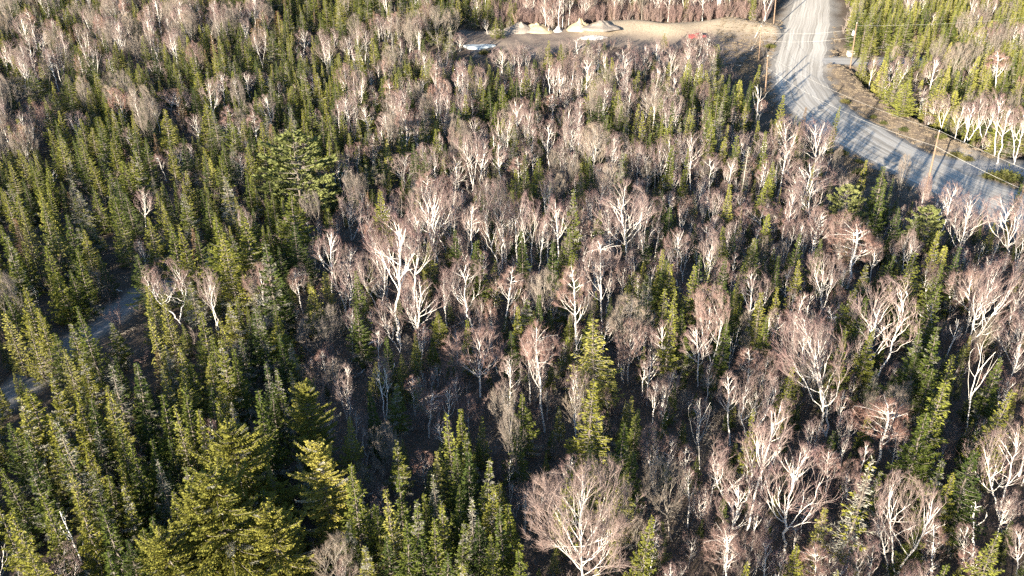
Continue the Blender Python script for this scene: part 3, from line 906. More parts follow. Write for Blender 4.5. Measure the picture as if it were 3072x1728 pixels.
many('F', hero, [
    ('r', 620, 110, 575, 420, 370), ('b', 960, -120, 985, 300, 260), ('r', 980, 120, 985, 480, 280), ('r', 1310, 230, 1225, 780, 410, 'large white birch with brick-red twig tips, two crooked stems, near the road', 'the brick-red-tipped birch'),
    ('b', 1950, -10, 1950, 330, 330), ('b', 2210, 0, 2070, 570, 290, 'white birch leaning right with a pale leaning stem near the road edge', 'the right-leaning birch by the road'), ('b', 2440, 10, 2430, 580, 340),
    ('b', 1080, 470, 1040, 1010, 260), ('b', 540, 610, 490, 1200, 230, 'cream birch with a brush-like upright crown, right half of the wood', 'the brush-crowned birch'), ('b', 800, 590, 780, 890, 200),
    ('r', 200, 720, 210, 1420, 260), ('b', 105, 1040, 105, 1500, 190), ('b', 1560, 690, 1420, 1430, 500, 'large white birch with long arms reaching right, low forked', 'the long-reaching low-forked birch'),
    ('b', 900, 870, 1080, 1850, 520, 'big crooked white birch with a bowed stem, right of centre', 'the big bow-stemmed birch'), ('b', 2000, 580, 2010, 950, 310), ('r', 2190, 580, 2140, 1050, 280),
    ('b', 2500, 540, 2060, 1270, 360, 'birch leaning strongly right with its crown at the right edge', 'the strongly leaning birch'), ('k', 2270, 1120, 2130, 1850, 230, 'dead white birch with broken stub limbs, right edge', 'the stub-limbed dead birch'),
    ('b', 2480, 920, 2510, 1420, 240), ('b', 710, 920, 610, 1280, 110), ('k', 360, 1110, 350, 1420, 70), ('b', 1300, 1090, 1290, 1480, 210), ('k', 1880, 830, 1850, 1100, 170),
    ('r', 500, 1200, 480, 1560, 220), ('r', 640, 1230, 560, 1640, 200), ('b', 20, 320, 0, 700, 130), ('b', 170, 240, 200, 560, 180), ('b', 1680, 330, 1700, 620, 260), ('b', 2300, 560, 2300, 900, 200),
    ('b', 850, 470, 830, 720, 150), ('b', 2330, 470, 2280, 720, 180), ('b', 740, 100, 730, 330, 170), ('r', 1110, 850, 1150, 1260, 240), ('r', 2360, 1330, 2380, 1700, 200), ('b', 430, 0, 440, 300, 200), ('b', 230, -20, 230, 340, 170)])
many('I', hero, [
    ('k', 130, 100, 128, 690, 210, 'bare dead white birch standing alone in the dark gap, a few broken arms', 'the bare white snag in the gap'), ('b', 590, -60, 460, 450, 300, 'birch leaning right with a swept fan crown', 'the swept fan birch'), ('b', 350, -60, 350, 480, 170),
    ('b', 730, 140, 480, 1110, 260), ('b', 420, 440, 398, 1060, 420, 'white birch with three crooked arms above the lower edge', 'the three-armed birch'), ('b', 900, 470, 790, 1340, 570, 'very wide white birch with two leaning leaders, lower right', 'the widest twin-leader birch'),
    ('r', 1550, 130, 1440, 680, 460, 'pinkish birch with a broad fan crown and dark stem, lower right', 'the broad pink fan-crowned birch'), ('b', 1720, 680, 1610, 1500, 430, 'white birch with a steep bundled crown over long low arms, lower right', 'the steep bundled birch'),
    ('b', 2420, 320, 2400, 1010, 400), ('k', 2230, 820, 2250, 1300, 130), ('b', 2530, 790, 2430, 1140, 200), ('r', 320, 1060, 322, 1640, 330), ('b', 150, 770, 145, 1110, 210), ('r', 1000, 1190, 985, 1700, 290),
    ('b', 2150, 1000, 2110, 1420, 110), ('b', 40, 600, 42, 1090, 140), ('b', 620, 1170, 620, 1600, 200), ('b', 1240, 670, 1240, 1020, 130), ('b', 1010, 290, 950, 590, 150), ('r', 2200, 1180, 2190, 1600, 220),
    ('b', 1350, 1120, 1340, 1650, 260), ('r', 1900, 950, 1880, 1500, 230), ('r', 30, 460, 20, 760, 170), ('r', 850, 1050, 830, 1300, 150), ('b', 2560, 1040, 2540, 1500, 200), ('b', 1480, 970, 1560, 1440, 220), ('r', 1110, 500, 1080, 900, 200)])
many('H', hero, [
    ('G', 1820, 650, 1822, 1610, 860, 'huge round-crowned white birch at the bottom edge, fine purple-brown twigs', 'the huge round birch'), ('r', 590, 490, 640, 780, 150), ('r', 700, 40, 660, 400, 230), ('t', 1210, -10, 1215, 500, 170),
    ('b', 1930, 230, 1920, 500, 190), ('t', 300, 260, 380, 760, 190), ('t', 2440, 580, 2500, 1180, 330), ('b', 30, 1270, 20, 1700, 160), ('t', 1790, 60, 1850, 520, 200), ('t', 1260, 150, 1340, 800, 140), ('t', 1590, 40, 1600, 300, 120)])
many('G', hero, [
    ('k', 435, 930, 655, 1560, 120, 'dead birch stem snapped off and leaning left at the bottom edge', 'the snapped leaning birch stem'), ('k', 600, 1095, 710, 1480, 90), ('b', 470, 1190, 450, 1650, 240), ('t', 2520, 1130, 2540, 1700, 260), ('k', 30, 1180, 0, 1560, 120), ('b', 150, 1360, 140, 1700, 120)])
many('D', hero, [
    ('b', 1225, 535, 1375, 1010, 340, 'lone white birch with a lopsided crown at the gravel track', 'the lone birch by the gravel track'), ('b', 1540, 590, 1650, 1100, 180, 'scruffy birch with a mottled straight stem among spruces right of the track', 'the mottled birch among spruces'),
    ('b', 1085, -20, 1105, 340, 130), ('k', 530, 35, 528, 150, 60), ('b', 2480, 290, 2510, 770, 190), ('b', 2390, 350, 2400, 660, 140), ('r', 2225, 580, 2290, 920, 180), ('t', 2360, 960, 2400, 1300, 280), ('k', 245, 700, 310, 900, 40),
    ('b', 1660, -60, 1770, 160, 150), ('t', 2500, 880, 2520, 1250, 220), ('k', 350, 340, 400, 560, 110)])
many('A', hero, [
    ('b', 1370, 1110, 1380, 1330, 230, 'white birch with a broad tangled crown standing in front of dark spruces', 'the tangled white birch in the spruces'), ('r', 1170, 1170, 1260, 1380, 160), ('b', 975, 960, 1000, 1200, 140), ('k', 395, 1260, 415, 1480, 50), ('t', 275, 860, 300, 1130, 290, 'round tan bare tree at the left edge above the spruces', 'the round tan tree at the left'),
    ('t', 140, 590, 130, 830, 250), ('b', 280, 470, 290, 720, 140), ('t', 760, 400, 750, 590, 210), ('b', 40, 370, 65, 620, 90), ('b', 470, 280, 475, 590, 110), ('b', 280, 220, 335, 470, 200), ('t', 1060, 310, 1060, 500, 280), ('b', 1320, 690, 1350, 920, 260),
    ('b', 940, 130, 930, 370, 150), ('b', 500, 80, 510, 280, 150), ('b', 1090, 80, 1120, 220, 60), ('b', 1320, 60, 1320, 230, 70), ('b', 1850, 540, 1890, 740, 170), ('r', 1640, 620, 1650, 800, 140), ('b', 2290, 230, 2300, 440, 140), ('t', 1890, 290, 1930, 440, 170),
    ('b', 2480, 220, 2490, 440, 170), ('b', 1450, 850, 1510, 1110, 130), ('b', 690, 110, 720, 300, 160), ('b', 1960, 550, 1990, 740, 150), ('r', 2350, 560, 2370, 740, 150), ('r', 1680, 880, 1700, 1060, 80), ('b', 2020, 340, 2040, 480, 150), ('b', 1180, 480, 1190, 640, 150),
    ('b', 600, 650, 610, 820, 160), ('t', 1200, 180, 1210, 330, 160), ('r', 1310, 680, 1290, 880, 130), ('b', 1800, 1160, 1830, 1400, 120), ('b', 2200, 1260, 2220, 1480, 170), ('b', 2200, 900, 2210, 1060, 120), ('r', 1480, 1300, 1500, 1449, 120)])
many('B', hero, [
    ('b', 60, 270, 62, 500, 150), ('b', 160, 180, 180, 500, 170), ('b', 330, 130, 335, 400, 100), ('t', 470, 100, 480, 420, 200), ('t', 700, 50, 740, 390, 220), ('t', 830, 50, 830, 340, 130), ('b', 1020, -20, 1030, 150, 110), ('b', 890, 240, 890, 380, 120),
    ('b', 290, 450, 292, 620, 140), ('b', 600, 580, 620, 820, 240), ('b', 770, 380, 762, 580, 130), ('b', 1200, 350, 1212, 580, 190), ('b', 1400, 335, 1400, 500, 190), ('b', 1790, 280, 1790, 420, 200), ('b', 1560, 100, 1562, 242, 70), ('b', 1645, -20, 1642, 242, 60),
    ('b', 1750, 440, 1770, 660, 190), ('b', 1910, 360, 1900, 620, 200), ('b', 2130, 360, 2130, 640, 260), ('b', 2490, 360, 2490, 660, 200), ('b', 2390, 290, 2400, 520, 130), ('b', 1725, 600, 1735, 860, 180), ('r', 970, 750, 985, 960, 230), ('r', 780, 860, 790, 1070, 160),
    ('b', 505, 880, 512, 1070, 140), ('r', 240, 1060, 242, 1300, 120), ('r', 350, 860, 375, 1080, 180), ('r', 255, 690, 262, 920, 110), ('b', 30, 1150, 12, 1470, 150), ('b', 480, 1160, 500, 1480, 220), ('b', 650, 1090, 690, 1460, 220), ('b', 870, 1160, 830, 1480, 260),
    ('b', 960, 1000, 1000, 1470, 200), ('b', 1080, 1060, 1040, 1460, 140), ('b', 1190, 1080, 1195, 1460, 140), ('b', 1440, 1090, 1450, 1330, 150), ('b', 1560, 910, 1570, 1280, 190), ('b', 1735, 930, 1745, 1210, 210), ('b', 1660, 1060, 1655, 1330, 130),
    ('b', 1850, 940, 1860, 1250, 160), ('b', 1985, 980, 1985, 1250, 300, 'white birch with a wide level-spread crown among the row of birches above centre', 'the level-spread birch'), ('b', 2280, 1130, 2300, 1480, 220), ('b', 2440, 1030, 2430, 1470, 180), ('b', 2310, 660, 2290, 980, 230), ('r', 1310, 780, 1320, 1000, 160), ('r', 1600, 700, 1600, 930, 180),
    ('b', 1850, 740, 1860, 960, 160), ('b', 2100, 470, 2110, 700, 160), ('r', 1600, 500, 1610, 720, 150), ('r', 1230, 560, 1235, 760, 170), ('b', 1460, 540, 1450, 740, 180), ('b', 1000, 880, 1010, 1150, 200), ('r', 560, 380, 580, 540, 140), ('b', 2280, 400, 2290, 620, 140),
    ('r', 1330, 1180, 1340, 1440, 160), ('b', 2120, 1000, 2130, 1300, 180), ('b', 2560, 1000, 2560, 1320, 180), ('r', 120, 1080, 130, 1280, 150), ('b', 1080, 130, 1100, 260, 60)])
many('C', hero, [
    ('k', 560, 655, 555, 970, 150, 'dead white birch snag with upright stubs left of the road bend', 'the dead birch snag at the road bend'), ('b', 760, 860, 800, 1300, 250, 'vase-shaped white birch at the inside of the road bend', 'the vase-shaped birch at the bend'), ('b', 1010, 860, 1000, 1330, 290),
    ('b', 350, 970, 370, 1180, 200), ('b', 520, 990, 520, 1330, 260), ('b', 450, 870, 440, 1060, 170), ('b', 980, 1200, 940, 1600, 400, 'broad white birch spreading against the grassy verge of the road', 'the broad birch by the verge'), ('b', 80, 990, 60, 1430, 220), ('b', 200, 1160, 212, 1520, 280),
    ('b', 70, 230, 95, 480, 170), ('b', 200, 260, 190, 420, 110), ('b', 40, 860, 60, 1080, 90), ('r', 600, 770, 570, 960, 90), ('b', 690, 1150, 700, 1440, 160), ('b', 820, 1380, 850, 1700, 180), ('r', 150, 700, 170, 900, 150)])
# the far side of the road
many('C', hero, [
    ('b', 1750, 540, 1730, 770, 130), ('b', 1850, 560, 1795, 830, 150), ('b', 2280, 640, 2150, 1060, 140), ('b', 2130, 760, 2050, 1080, 110), ('b', 2470, 810, 2370, 1235, 160, 'forked white birch with a kinked foot at the gravel pad, far side of the road', 'the forked birch by the gravel pad'),
    ('b', 1900, 90, 1880, 260, 110), ('b', 1550, 470, 1545, 740, 80), ('b', 1470, 330, 1420, 610, 90), ('b', 1590, 380, 1560, 690, 80), ('b', 2330, 580, 2280, 1060, 150), ('b', 2310, -10, 2310, 130, 140), ('t', 2430, 20, 2440, 200, 180), ('b', 2000, 620, 1960, 960, 110),
    ('b', 1640, 560, 1600, 800, 90), ('t', 2240, 600, 2220, 1000, 170), ('t', 2180, 300, 2170, 620, 150), ('r', 2380, 380, 2350, 720, 180), ('t', 2540, 560, 2500, 1120, 160), ('b', 1500, 440, 1480, 660, 70), ('b', 1690, 610, 1665, 850, 80),
    ('b', 1905, 640, 1860, 930, 90), ('b', 2400, 700, 2350, 1180, 110), ('b', 2540, 800, 2500, 1240, 120), ('b', 2210, 720, 2120, 1100, 90)])

def ts(reg, s):
    for it in s.split(';'):
        q = it.split()
        tipc(reg, q[0], float(q[1]), float(q[2]), float(q[3]), float(q[4]) if len(q) > 4 else None)

ts('D', 's 30 0 110;s 100 10 120;s 200 270 150;s 130 360 110;w 320 10 150;s 490 170 110;s 400 230 160;l 580 0 130;s 610 290 140;w 720 0 150;w 880 190 140;s 870 20 120;s 960 20 150;s 1280 230 150;s 1370 240 130;l 1390 10 130;s 1480 290 120;'
        's 1630 200 280 13;s 1840 190 230 12;s 540 590 130;s 640 520 180;w 330 400 120;w 430 600 230;s 160 710 160;s 180 960 130;s 930 550 120;s 1040 480 180;s 1320 480 120;s 600 860 180;l 530 990 130;s 740 1000 160;s 400 1060 170;w 850 820 110;'
        's 930 880 130;s 1060 820 170;w 1130 900 130;l 1440 700 160;s 1490 910 180;s 1710 970 150;s 1890 910 130;l 1960 865 150;s 2080 920 190;s 2180 0 240 12;w 2360 720 160 7;w 40 910 130;s 490 1180 160;l 610 1230 160;l 820 1280 170;'
        's 970 1280 160;d 1150 1160 80;l 1240 1140 70;s 1320 1150 90;s 1420 1270 120;s 1590 1100 170;s 1650 1130 150;l 1820 1100 120;s 1550 1230 150;s 1740 1180 150;l 1970 1280 150;l 2080 1320 130;s 150 1290 110;s 370 1320 120;s 1200 1300 150;s 1440 440 110;'
        's 1120 190 150;s 560 420 110;s 760 560 200;s 800 700 170;s 260 880 160;s 60 520 140;s 1000 330 130;s 1130 720 160;s 300 60 130;s 1200 20 140;s 1550 60 130;s 1700 330 200 12;s 1930 330 190;s 2230 260 200;s 20 230 110;s 690 640 130;s 50 760 130;s 1230 820 150')
tipc('D', 'l', 2000, 375, 200, 14.5, 'tall sparse spruce with its pale stem showing and thin lichened branches', 'the tall sparse lichened spruce')
tipc('D', 'l', 20, 330, 150, 13, 'tall dying spruce hung with grey lichen at the left edge', 'the lichen-hung spruce at the left edge')
ts('G', 's 200 20 330 11;s 570 30 190;s 640 100 150;s 790 10 230 12;s 1000 10 190;s 1370 10 160;s 1200 60 170;s 1540 10 120;w 1320 150 180;s 1490 190 150;l 1780 140 130;s 1930 10 220 12;s 2030 50 160;s 60 300 220;s 180 370 140;s 340 450 150;'
        's 440 460 130;l 480 260 170 13;l 700 330 150;s 660 430 130;l 670 630 120;w 530 650 190;s 60 610 200;s 880 600 170;s 790 680 200;l 900 740 150;l 1190 540 170;s 1290 400 140;s 1130 400 170;s 970 420 200;s 80 930 260 12;s 10 910 150;s 1040 1050 250;'
        's 940 1130 200;s 770 900 240;s 250 600 160;s 340 800 240;s 560 800 240;s 1400 600 170;s 700 900 200;s 200 1150 230;s 760 1200 200;s 1120 950 200;s 1000 640 180;s 130 100 170;s 850 250 170;s 1080 180 170;s 400 200 160;s 1640 120 150')
tipc('G', 'h', 1700, 280, 380, 12.5, 'olive-yellow broad hemlock, the highest crown of the clump at the bottom left', 'the highest olive hemlock')
tipc('G', 'h', 1600, 620, 500, 13.5, 'widest olive-yellow hemlock crown filling the lower left, stacked in clumps', 'the widest olive hemlock')
tipc('G', 'h', 1400, 800, 330, 12, 'smaller olive hemlock at the left side of the hemlock clump')
tipc('G', 'h', 2040, 900, 330, 10, 'olive-green hemlock at the bottom edge, right of the widest hemlock')
tipc('G', 'h', 1230, 1090, 400, 10, 'low olive hemlock at the bottom edge in front of dark spruces')
tipc('G', 'h', 2430, 390, 260, 12.5, 'upright olive-yellow hemlock standing apart right of the hemlock clump', 'the upright olive hemlock')
tipc('G', 'h', 2300, -20, 240, 11.5, 'pale yellow-green hemlock with clumped tufts above the hemlock clump', 'the pale tufted hemlock')
ts('G', 's 1880 400 200 9;s 2050 560 200 9;s 1960 760 220 9;s 1250 760 160;s 1120 1180 200 8')
tipc('H', 's', 70, 570, 280, 12)
ts('H', 's 250 30 110;l 380 -10 150;w 830 190 190 11;s 950 320 130;s 960 470 180;s 690 475 150;l 720 660 140;l 1085 535 150 11;s 1190 700 130;s 880 730 180;s 650 790 150;l 530 850 120;w 370 760 210 11;s 260 870 220;l 990 830 130;s 1230 895 150;'
        'l 870 1030 130;s 600 1150 280;s 770 1270 220;l 160 1190 200;s 950 1380 170;s 1380 60 170;s 1310 280 160;w 1920 475 160;w 1700 625 130;s 2110 265 240 12;l 2130 440 170;s 2270 990 250 11;s 430 610 150;l 50 1000 200;s 1900 -30 260 12;s 420 380 130;'
        's 560 900 170;s 1100 760 160;s 1020 1000 170;s 760 860 150;s 1300 900 140;s 700 1000 200;s 1160 1150 190;s 450 1000 240;s 330 1100 200;s 2200 500 200;s 920 150 150;s 1350 1250 170;s 2150 620 200;s 40 200 160;s 870 440 180')
ts('E', 's 950 985 80;s 1490 805 80;l 1400 850 170;s 1300 1065 140;s 1330 880 110;s 1140 540 110 7;s 1030 385 150;s 980 400 100;w 2210 610 100;w 2160 640 90;l 2280 680 100;l 2330 665 110;w 2440 740 110;w 2530 755 140;s 2430 450 140;s 2500 560 190;s 2450 530 210;'
        'w 230 1290 110 5;s 630 620 90 6;l 1760 -5 110 13;s 1710 480 190;s 740 930 130 5;s 2400 0 150;s 1930 165 130;w 410 190 110 6;s 290 -10 200 11;s 1080 0 120;s 560 20 130;s 1270 0 140;s 130 640 160;s 120 880 160;s 1600 380 110;s 1700 300 150;'
        's 850 300 120;s 650 400 140;s 1380 300 110;s 2490 130 140;s 2500 900 120;s 2320 300 110;s 330 1100 120;w 450 1240 90 4;s 1850 900 130;s 560 1090 60 4')
tipc('E', 'w', 1930, 975, 340, 11.5, 'bright green broad-based spruce with layered boughs, alone right of centre', 'the bright broad spruce')
ts('F', 'w 1760 465 220;s 1560 485 120;l 1390 560 130;s 1950 300 80;w 1980 405 170;s 1500 -20 160 12;s 1650 120 150;s 870 340 120;s 1040 370 130;s 550 390 140;s 380 335 130;s 320 300 150;w 210 550 90;s 150 505 90;w 80 580 90;s 290 520 120;'
        's 360 780 170;s 600 800 170;s 720 750 120;s 730 510 100;l 1820 1050 150;s 1970 1020 160 12;w 2040 1235 100;s 1780 1230 260;w 620 -10 150;s 890 540 120;s 1270 760 200;s 1400 800 160;s 1700 760 200;s 1580 700 150;s 2400 1250 150;s 1900 700 180;'
        's 320 880 120;s 650 960 130;s 40 900 130;s 1880 1330 200;s 1950 560 150;s 1230 1050 150;l 1310 740 110;s 2080 420 120;s 300 1000 140;w 450 570 90;s 1420 1050 170;s 800 1330 150')
tipc('F', 'p', 1260, -40, 320, 9, 'round bushy yellow-green pine at the verge of the road', 'the round pine at the verge')
tipc('F', 'p', 1870, 110, 190, 8, 'small bushy pine with upturned tufts near the road, right side')
ts('I', 'w 1970 -30 210 13;s 1890 200 290 12;s 2440 40 210 12;s 2200 480 340 11;l 1990 550 180;w 1080 925 120 8;w 2400 1110 280;l 1470 660 130;s 2000 1330 210;l 1230 1400 150;s 870 1200 200;s 2350 240 200;s 560 200 120;s 2050 640 180;s 1830 1000 160;s 500 1330 150')
tipc('I', 'l', 1410, 565, 150, 14.5, 'tall pale dead spruce bearded with lichen, leaning right, lower right', 'the tall pale lichened spruce')
tipc('A', 'p', 2210, 1000, 520, 14.5, 'large spreading pine with layered yellow-green boughs above the wood gap', 'the large layered pine')
ts('A', 's 500 590 120;s 580 600 110;s 710 560 110;s 1040 500 110;s 1460 440 140;s 1480 560 160 11;s 1650 380 90;s 1590 340 80;s 1500 330 80;s 1770 410 80;s 430 830 100;s 350 760 130;s 740 880 130;s 800 880 110;s 880 920 100;s 1000 880 110;s 600 880 120;s 670 950 120;'
        's 1230 840 170;s 1130 900 120;s 1540 780 160;l 1620 860 120;s 1720 850 110;s 1800 790 110;w 430 1030 170;w 600 1040 130;s 140 1110 120;s 60 1200 120;w 940 1210 170;s 1080 1060 120;s 1380 1060 130;s 1560 1130 110;s 1650 1170 150;s 1880 1110 120;l 1040 1130 120;'
        's 750 1150 120;s 840 1080 110;s 700 1180 110;l 560 1360 120;s 820 1370 110;s 870 1360 130;l 1700 1350 140;l 80 1380 130;s 240 1180 130;s 2540 530 90;s 2520 620 100;s 2270 420 90;s 2200 640 110;s 2050 480 100;s 1960 620 120;l 1960 760 100;l 2010 860 130;s 2120 700 110;'
        's 2200 760 110;s 2330 700 120;s 2420 880 130;s 2490 880 120;s 2350 1000 120;s 850 340 160;s 570 350 130;s 1640 70 120;s 1770 30 110;d 2090 90 120;d 1930 150 150;s 1800 180 120;s 2460 20 120;s 2550 0 120')
ts('B', 's 970 480 90;s 880 640 110;s 930 700 90;s 1070 690 100;s 1130 690 90;s 1220 620 110;l 1230 620 80;s 1300 600 80;s 1440 680 80;s 2110 670 160 11;s 2220 540 110;s 2480 600 110;s 2570 600 110;l 2350 640 100;s 710 880 90;w 700 900 80;s 600 880 100;s 500 760 90;'
        'w 1220 890 120;w 1290 880 120;s 1400 860 130;s 1460 860 130;l 1300 980 90;s 1150 770 110;s 380 560 100;s 290 600 110;s 430 500 100;s 30 640 110;s 100 680 110;s 170 760 100;w 330 1050 110;s 560 1080 120;s 440 950 110;s 1560 310 80;s 1660 340 100;s 1860 290 90;s 1980 320 80;'
        's 1100 480 90;s 1150 500 80;s 650 440 100;s 600 480 80;s 2440 260 60 5;s 1880 850 90;s 2000 850 100;w 2490 880 80;s 1380 1150 110;s 1320 1280 130;s 2350 600 110;w 1490 1180 100;s 1900 1180 120;w 2150 1160 100;s 1820 1230 100;s 640 1160 110;s 760 1080 100;s 870 880 80;s 1040 560 100;'
        'w 1160 130 80 6;s 1200 120 90 6;s 980 420 90;s 1900 600 150;s 2400 560 120;s 1960 700 150;s 1450 430 90')
tipc('B', 'l', 2090, 1150, 90, 13)
ts('C', 's 130 540 110;s 280 590 110;s 320 660 110;w 440 630 130;s 390 660 90;s 60 520 90;s 210 560 110;s 240 350 200 9;w 270 340 110 8;s 310 820 60 4;w 420 1020 150;s 1500 60 120;s 1600 20 120;s 1720 90 120;s 1640 320 140;s 1880 340 120;w 1990 510 200 12;s 2450 540 150;s 2540 600 160;'
        's 1750 420 110;s 1560 100 110;s 1850 60 120;s 2050 120 120;s 2150 240 120;s 2280 220 130;s 1400 150 170 10;s 2420 130 130;s 1970 60 110;s 2540 250 120;w 1700 650 160 8;s 1340 60 110;s 1450 200 110;s 2100 380 120;s 2330 60 110')
ts('C', 'w 2000 540 150 11;w 2300 540 150 11;s 2390 640 150 11;w 2480 700 160 11;w 1640 500 140 10;s 2200 560 140 11;w 2100 600 140 10;s 2560 760 150 11;w 1540 400 130 10;s 1920 560 130 10;w 2440 860 120 8;w 2250 760 120 8')
tipc('C', 's', 1525, 1255, 170, 11, 'dark spruce with a bright tip standing alone at the grassy verge', 'the dark spruce at the verge')
tipc('C', 'w', 640, 1330, 180, 8)

# ------------------------------------------------------------------ fill the forest between them
PB = ["3342013366665011", "2332123344422111", "1211223456444233", "1121146777756356", "1121167777545656", "0111287885568758", "0000143564787637", "1000011255688755", "3100121365888874"]
DN = ["7777777777777999", "8999998888888888", "9999888888888888", "9999768888888888", "9998888888888888", "9999999999999999", "9999999888999999", "9999999988889999", "9999999854577777"]
def covers_track(t):
    n = 0; na = 0
    for zf in (.15, .35, .55, .75, .95):
        for sx in (-.3, 0, .3):
            qx, qy, _ = project(t['x'] + sx * t['W'] * (1.1 - zf), t['y'], t['H'] * zf)
            n += inside(POLY['track_a'], qx, qy) or inside(POLY['track_b'], qx, qy)
            na += inside(POLY['track_a'], qx, qy)
    return n > 3 or na > 1
TREES = [t for t in TREES if t['label'] or t['kind'] in 'btk' or not covers_track(t)]
HB = []
for t in TREES:
    if t['kind'] in 'brctGkw' and t['y'] < 230:
        ax, ay, ad = project(t['x'], t['y'], t['H']); cx_, cy_, _ = project(t['x'], t['y'], 1.0)
        HB.append((min(ax, cx_) - .36 * t['W'] * F_PX / ad, max(ax, cx_) + .36 * t['W'] * F_PX / ad, ay, cy_, ad))
HB = np.array(HB)
hx = np.array([t['x'] for t in TREES]); hy = np.array([t['y'] for t in TREES])
hbig = np.array([1.0 + .16 * t['W'] for t in TREES])
rg = np.random.default_rng(9)

def pdist(ln, x, y):
    return math.sqrt(((ln - [x, y]) ** 2).sum(1).min())

def near_open(x, y):
    d = ((RC - [x, y]) ** 2).sum(1); i = d.argmin()
    if math.sqrt(d[i]) - RW[i] < 5.5:
        return True
    return any(pdist(ln, x, y) < w for ln, w in ((SIDE, 5.5), (APRON, 8.5), (TRAIL, 2.8), (RIDGE, 6.0), (BERM, 4.2)))

def cell(g, px, py):
    i = min(8, max(0, int(py // 192))); j = min(15, max(0, int(px // 192)))
    return int(g[i][j])

fill = []
sp = 2.75
cand = []
for gy_ in np.arange(-10, 400, sp):
    hwid = (abs(gy_) * .66 + 62)
    for gx_ in np.arange(-hwid - 10, hwid, sp):
        x = gx_ + rg.uniform(-.5, .5) * sp * .95; y = gy_ + rg.uniform(-.5, .5) * sp * .95
        if x * x + y * y >= 12 ** 2:
            cand.append((x, y))
cand = np.array(cand)
_c, _i = dline(RC, cand[:, 0], cand[:, 1])
bad = _c - RW[_i] < 5.5
for ln, w in ((SIDE, 5.5), (APRON, 8.5), (TRAIL, 2.8), (RIDGE, 6.0), (BERM, 2.0)):
    bad |= dline(ln, cand[:, 0], cand[:, 1])[0] < w
for x, y in cand[~bad]:
    if True:
        px, py, dep = project(x, y, 0)
        _d = ((RC - [x, y]) ** 2).sum(1); _k = _d.argmin()
        shade_band = math.sqrt(_d[_k]) - RW[_k] < 48 and x < RC[_k][0] and 110 < y < 225
        tx, ty, _ = project(x, y, 10.5)
        if dep < 5:
            px, py, tx, ty = 300, 1800, 300, 1700
        u = rg.random(5)
        right_side = px > 2500 and y > 120
        mx, my = (px + tx) / 2, (py + ty) / 2
        if u[0] > cell(DN, mx, my) / 9.6 and not shade_band:
            continue
        if 60 < y < 400:
            if any(inside(POLY[k], px, py) for k in POLY):
                continue
            blk = False
            for zt in (3, 5.5, 8, 10.5):
                qx, qy, _ = project(x, y, zt)
                for dx_ in (-.7, .7):
                    q2x, q2y, _ = project(x + dx_, y, zt * .85)
                    blk = blk or inside(POLY['track_a'], q2x, q2y) or inside(POLY['track_b'], q2x, q2y)
                if inside(POLY['clearing'], qx, qy) or inside(POLY['track_a'], qx, qy) or inside(POLY['track_b'], qx, qy) or (zt > 5 and inside(POLY['road'], qx, qy)):
                    blk = True
            if blk and not (u[1] < .10 and py > 330 and px > 1200):
                continue
            if inside(POLY['gap'], tx, ty) and u[1] > .6:
                continue
        d2 = np.sqrt((hx - x) ** 2 + (hy - y) ** 2) - hbig
        if d2.min() < .8:
            continue
        pb = cell(PB, tx + (vnoise(np.array(x), np.array(y), 7., 21) - .5) * 240, ty) / 10.
        clump = float(vnoise(np.array(x), np.array(y), 9., 22)) * .6 + u[2] * .4
        isb = clump < .5 + (pb - .5) * .62 if pb > 0 else False
        fade = y > 250
        if isb:
            kk = rg.choice(['b', 'r', 't'], p=[.66, .16, .18] if px > 1100 else [.45, .15, .40])
            H = rg.uniform(5.0, 10.0) if y < 130 else rg.uniform(8.0, 12)
            Wd = H * rg.uniform(.26, .5)
        else:
            kk = rg.choice(['s', 'l', 'w', 'd'], p=[.77, .15, .05, .03])
            if right_side:
                kk = rg.choice(['s', 'w', 'l'], p=[.25, .65, .10])
            H = rg.uniform(4.2, 9.2) if y < 130 else rg.uniform(5.5, 10.5)
            if 1000 < px < 2300 and py > 1200:
                H *= .8
            if px > 900 and y < 150 and not right_side:
                H *= rg.uniform(.5, .95)
            Wd = H ** .8 * rg.uniform(.42, .66)
        if inside(POLY['gap'], tx, ty) or (1020 < tx < 1700 and 1230 < ty < 1560):
            H *= .6; Wd *= .7
        if shade_band:
            H = max(H, rg.uniform(8.5, 11.5))
        qx, qy, qd = project(x, y, H)
        hid = (HB[:, 0] < qx) & (qx < HB[:, 1]) & (HB[:, 2] - 10 < qy) & (qy < HB[:, 3]) & (qd < HB[:, 4])
        if hid.any() and rg.random() < .75:
            if rg.random() < .3:
                continue
            H *= rg.uniform(.35, .6); Wd *= .6
        fill.append(dict(sp=SPEC[kk], kind=kk, var=pick(SETS[kk], Wd / H), x=x, y=y, H=H, W=Wd, lean=0, rot=rnd.uniform(0, 6.28), label=None, short=None, hero=False))
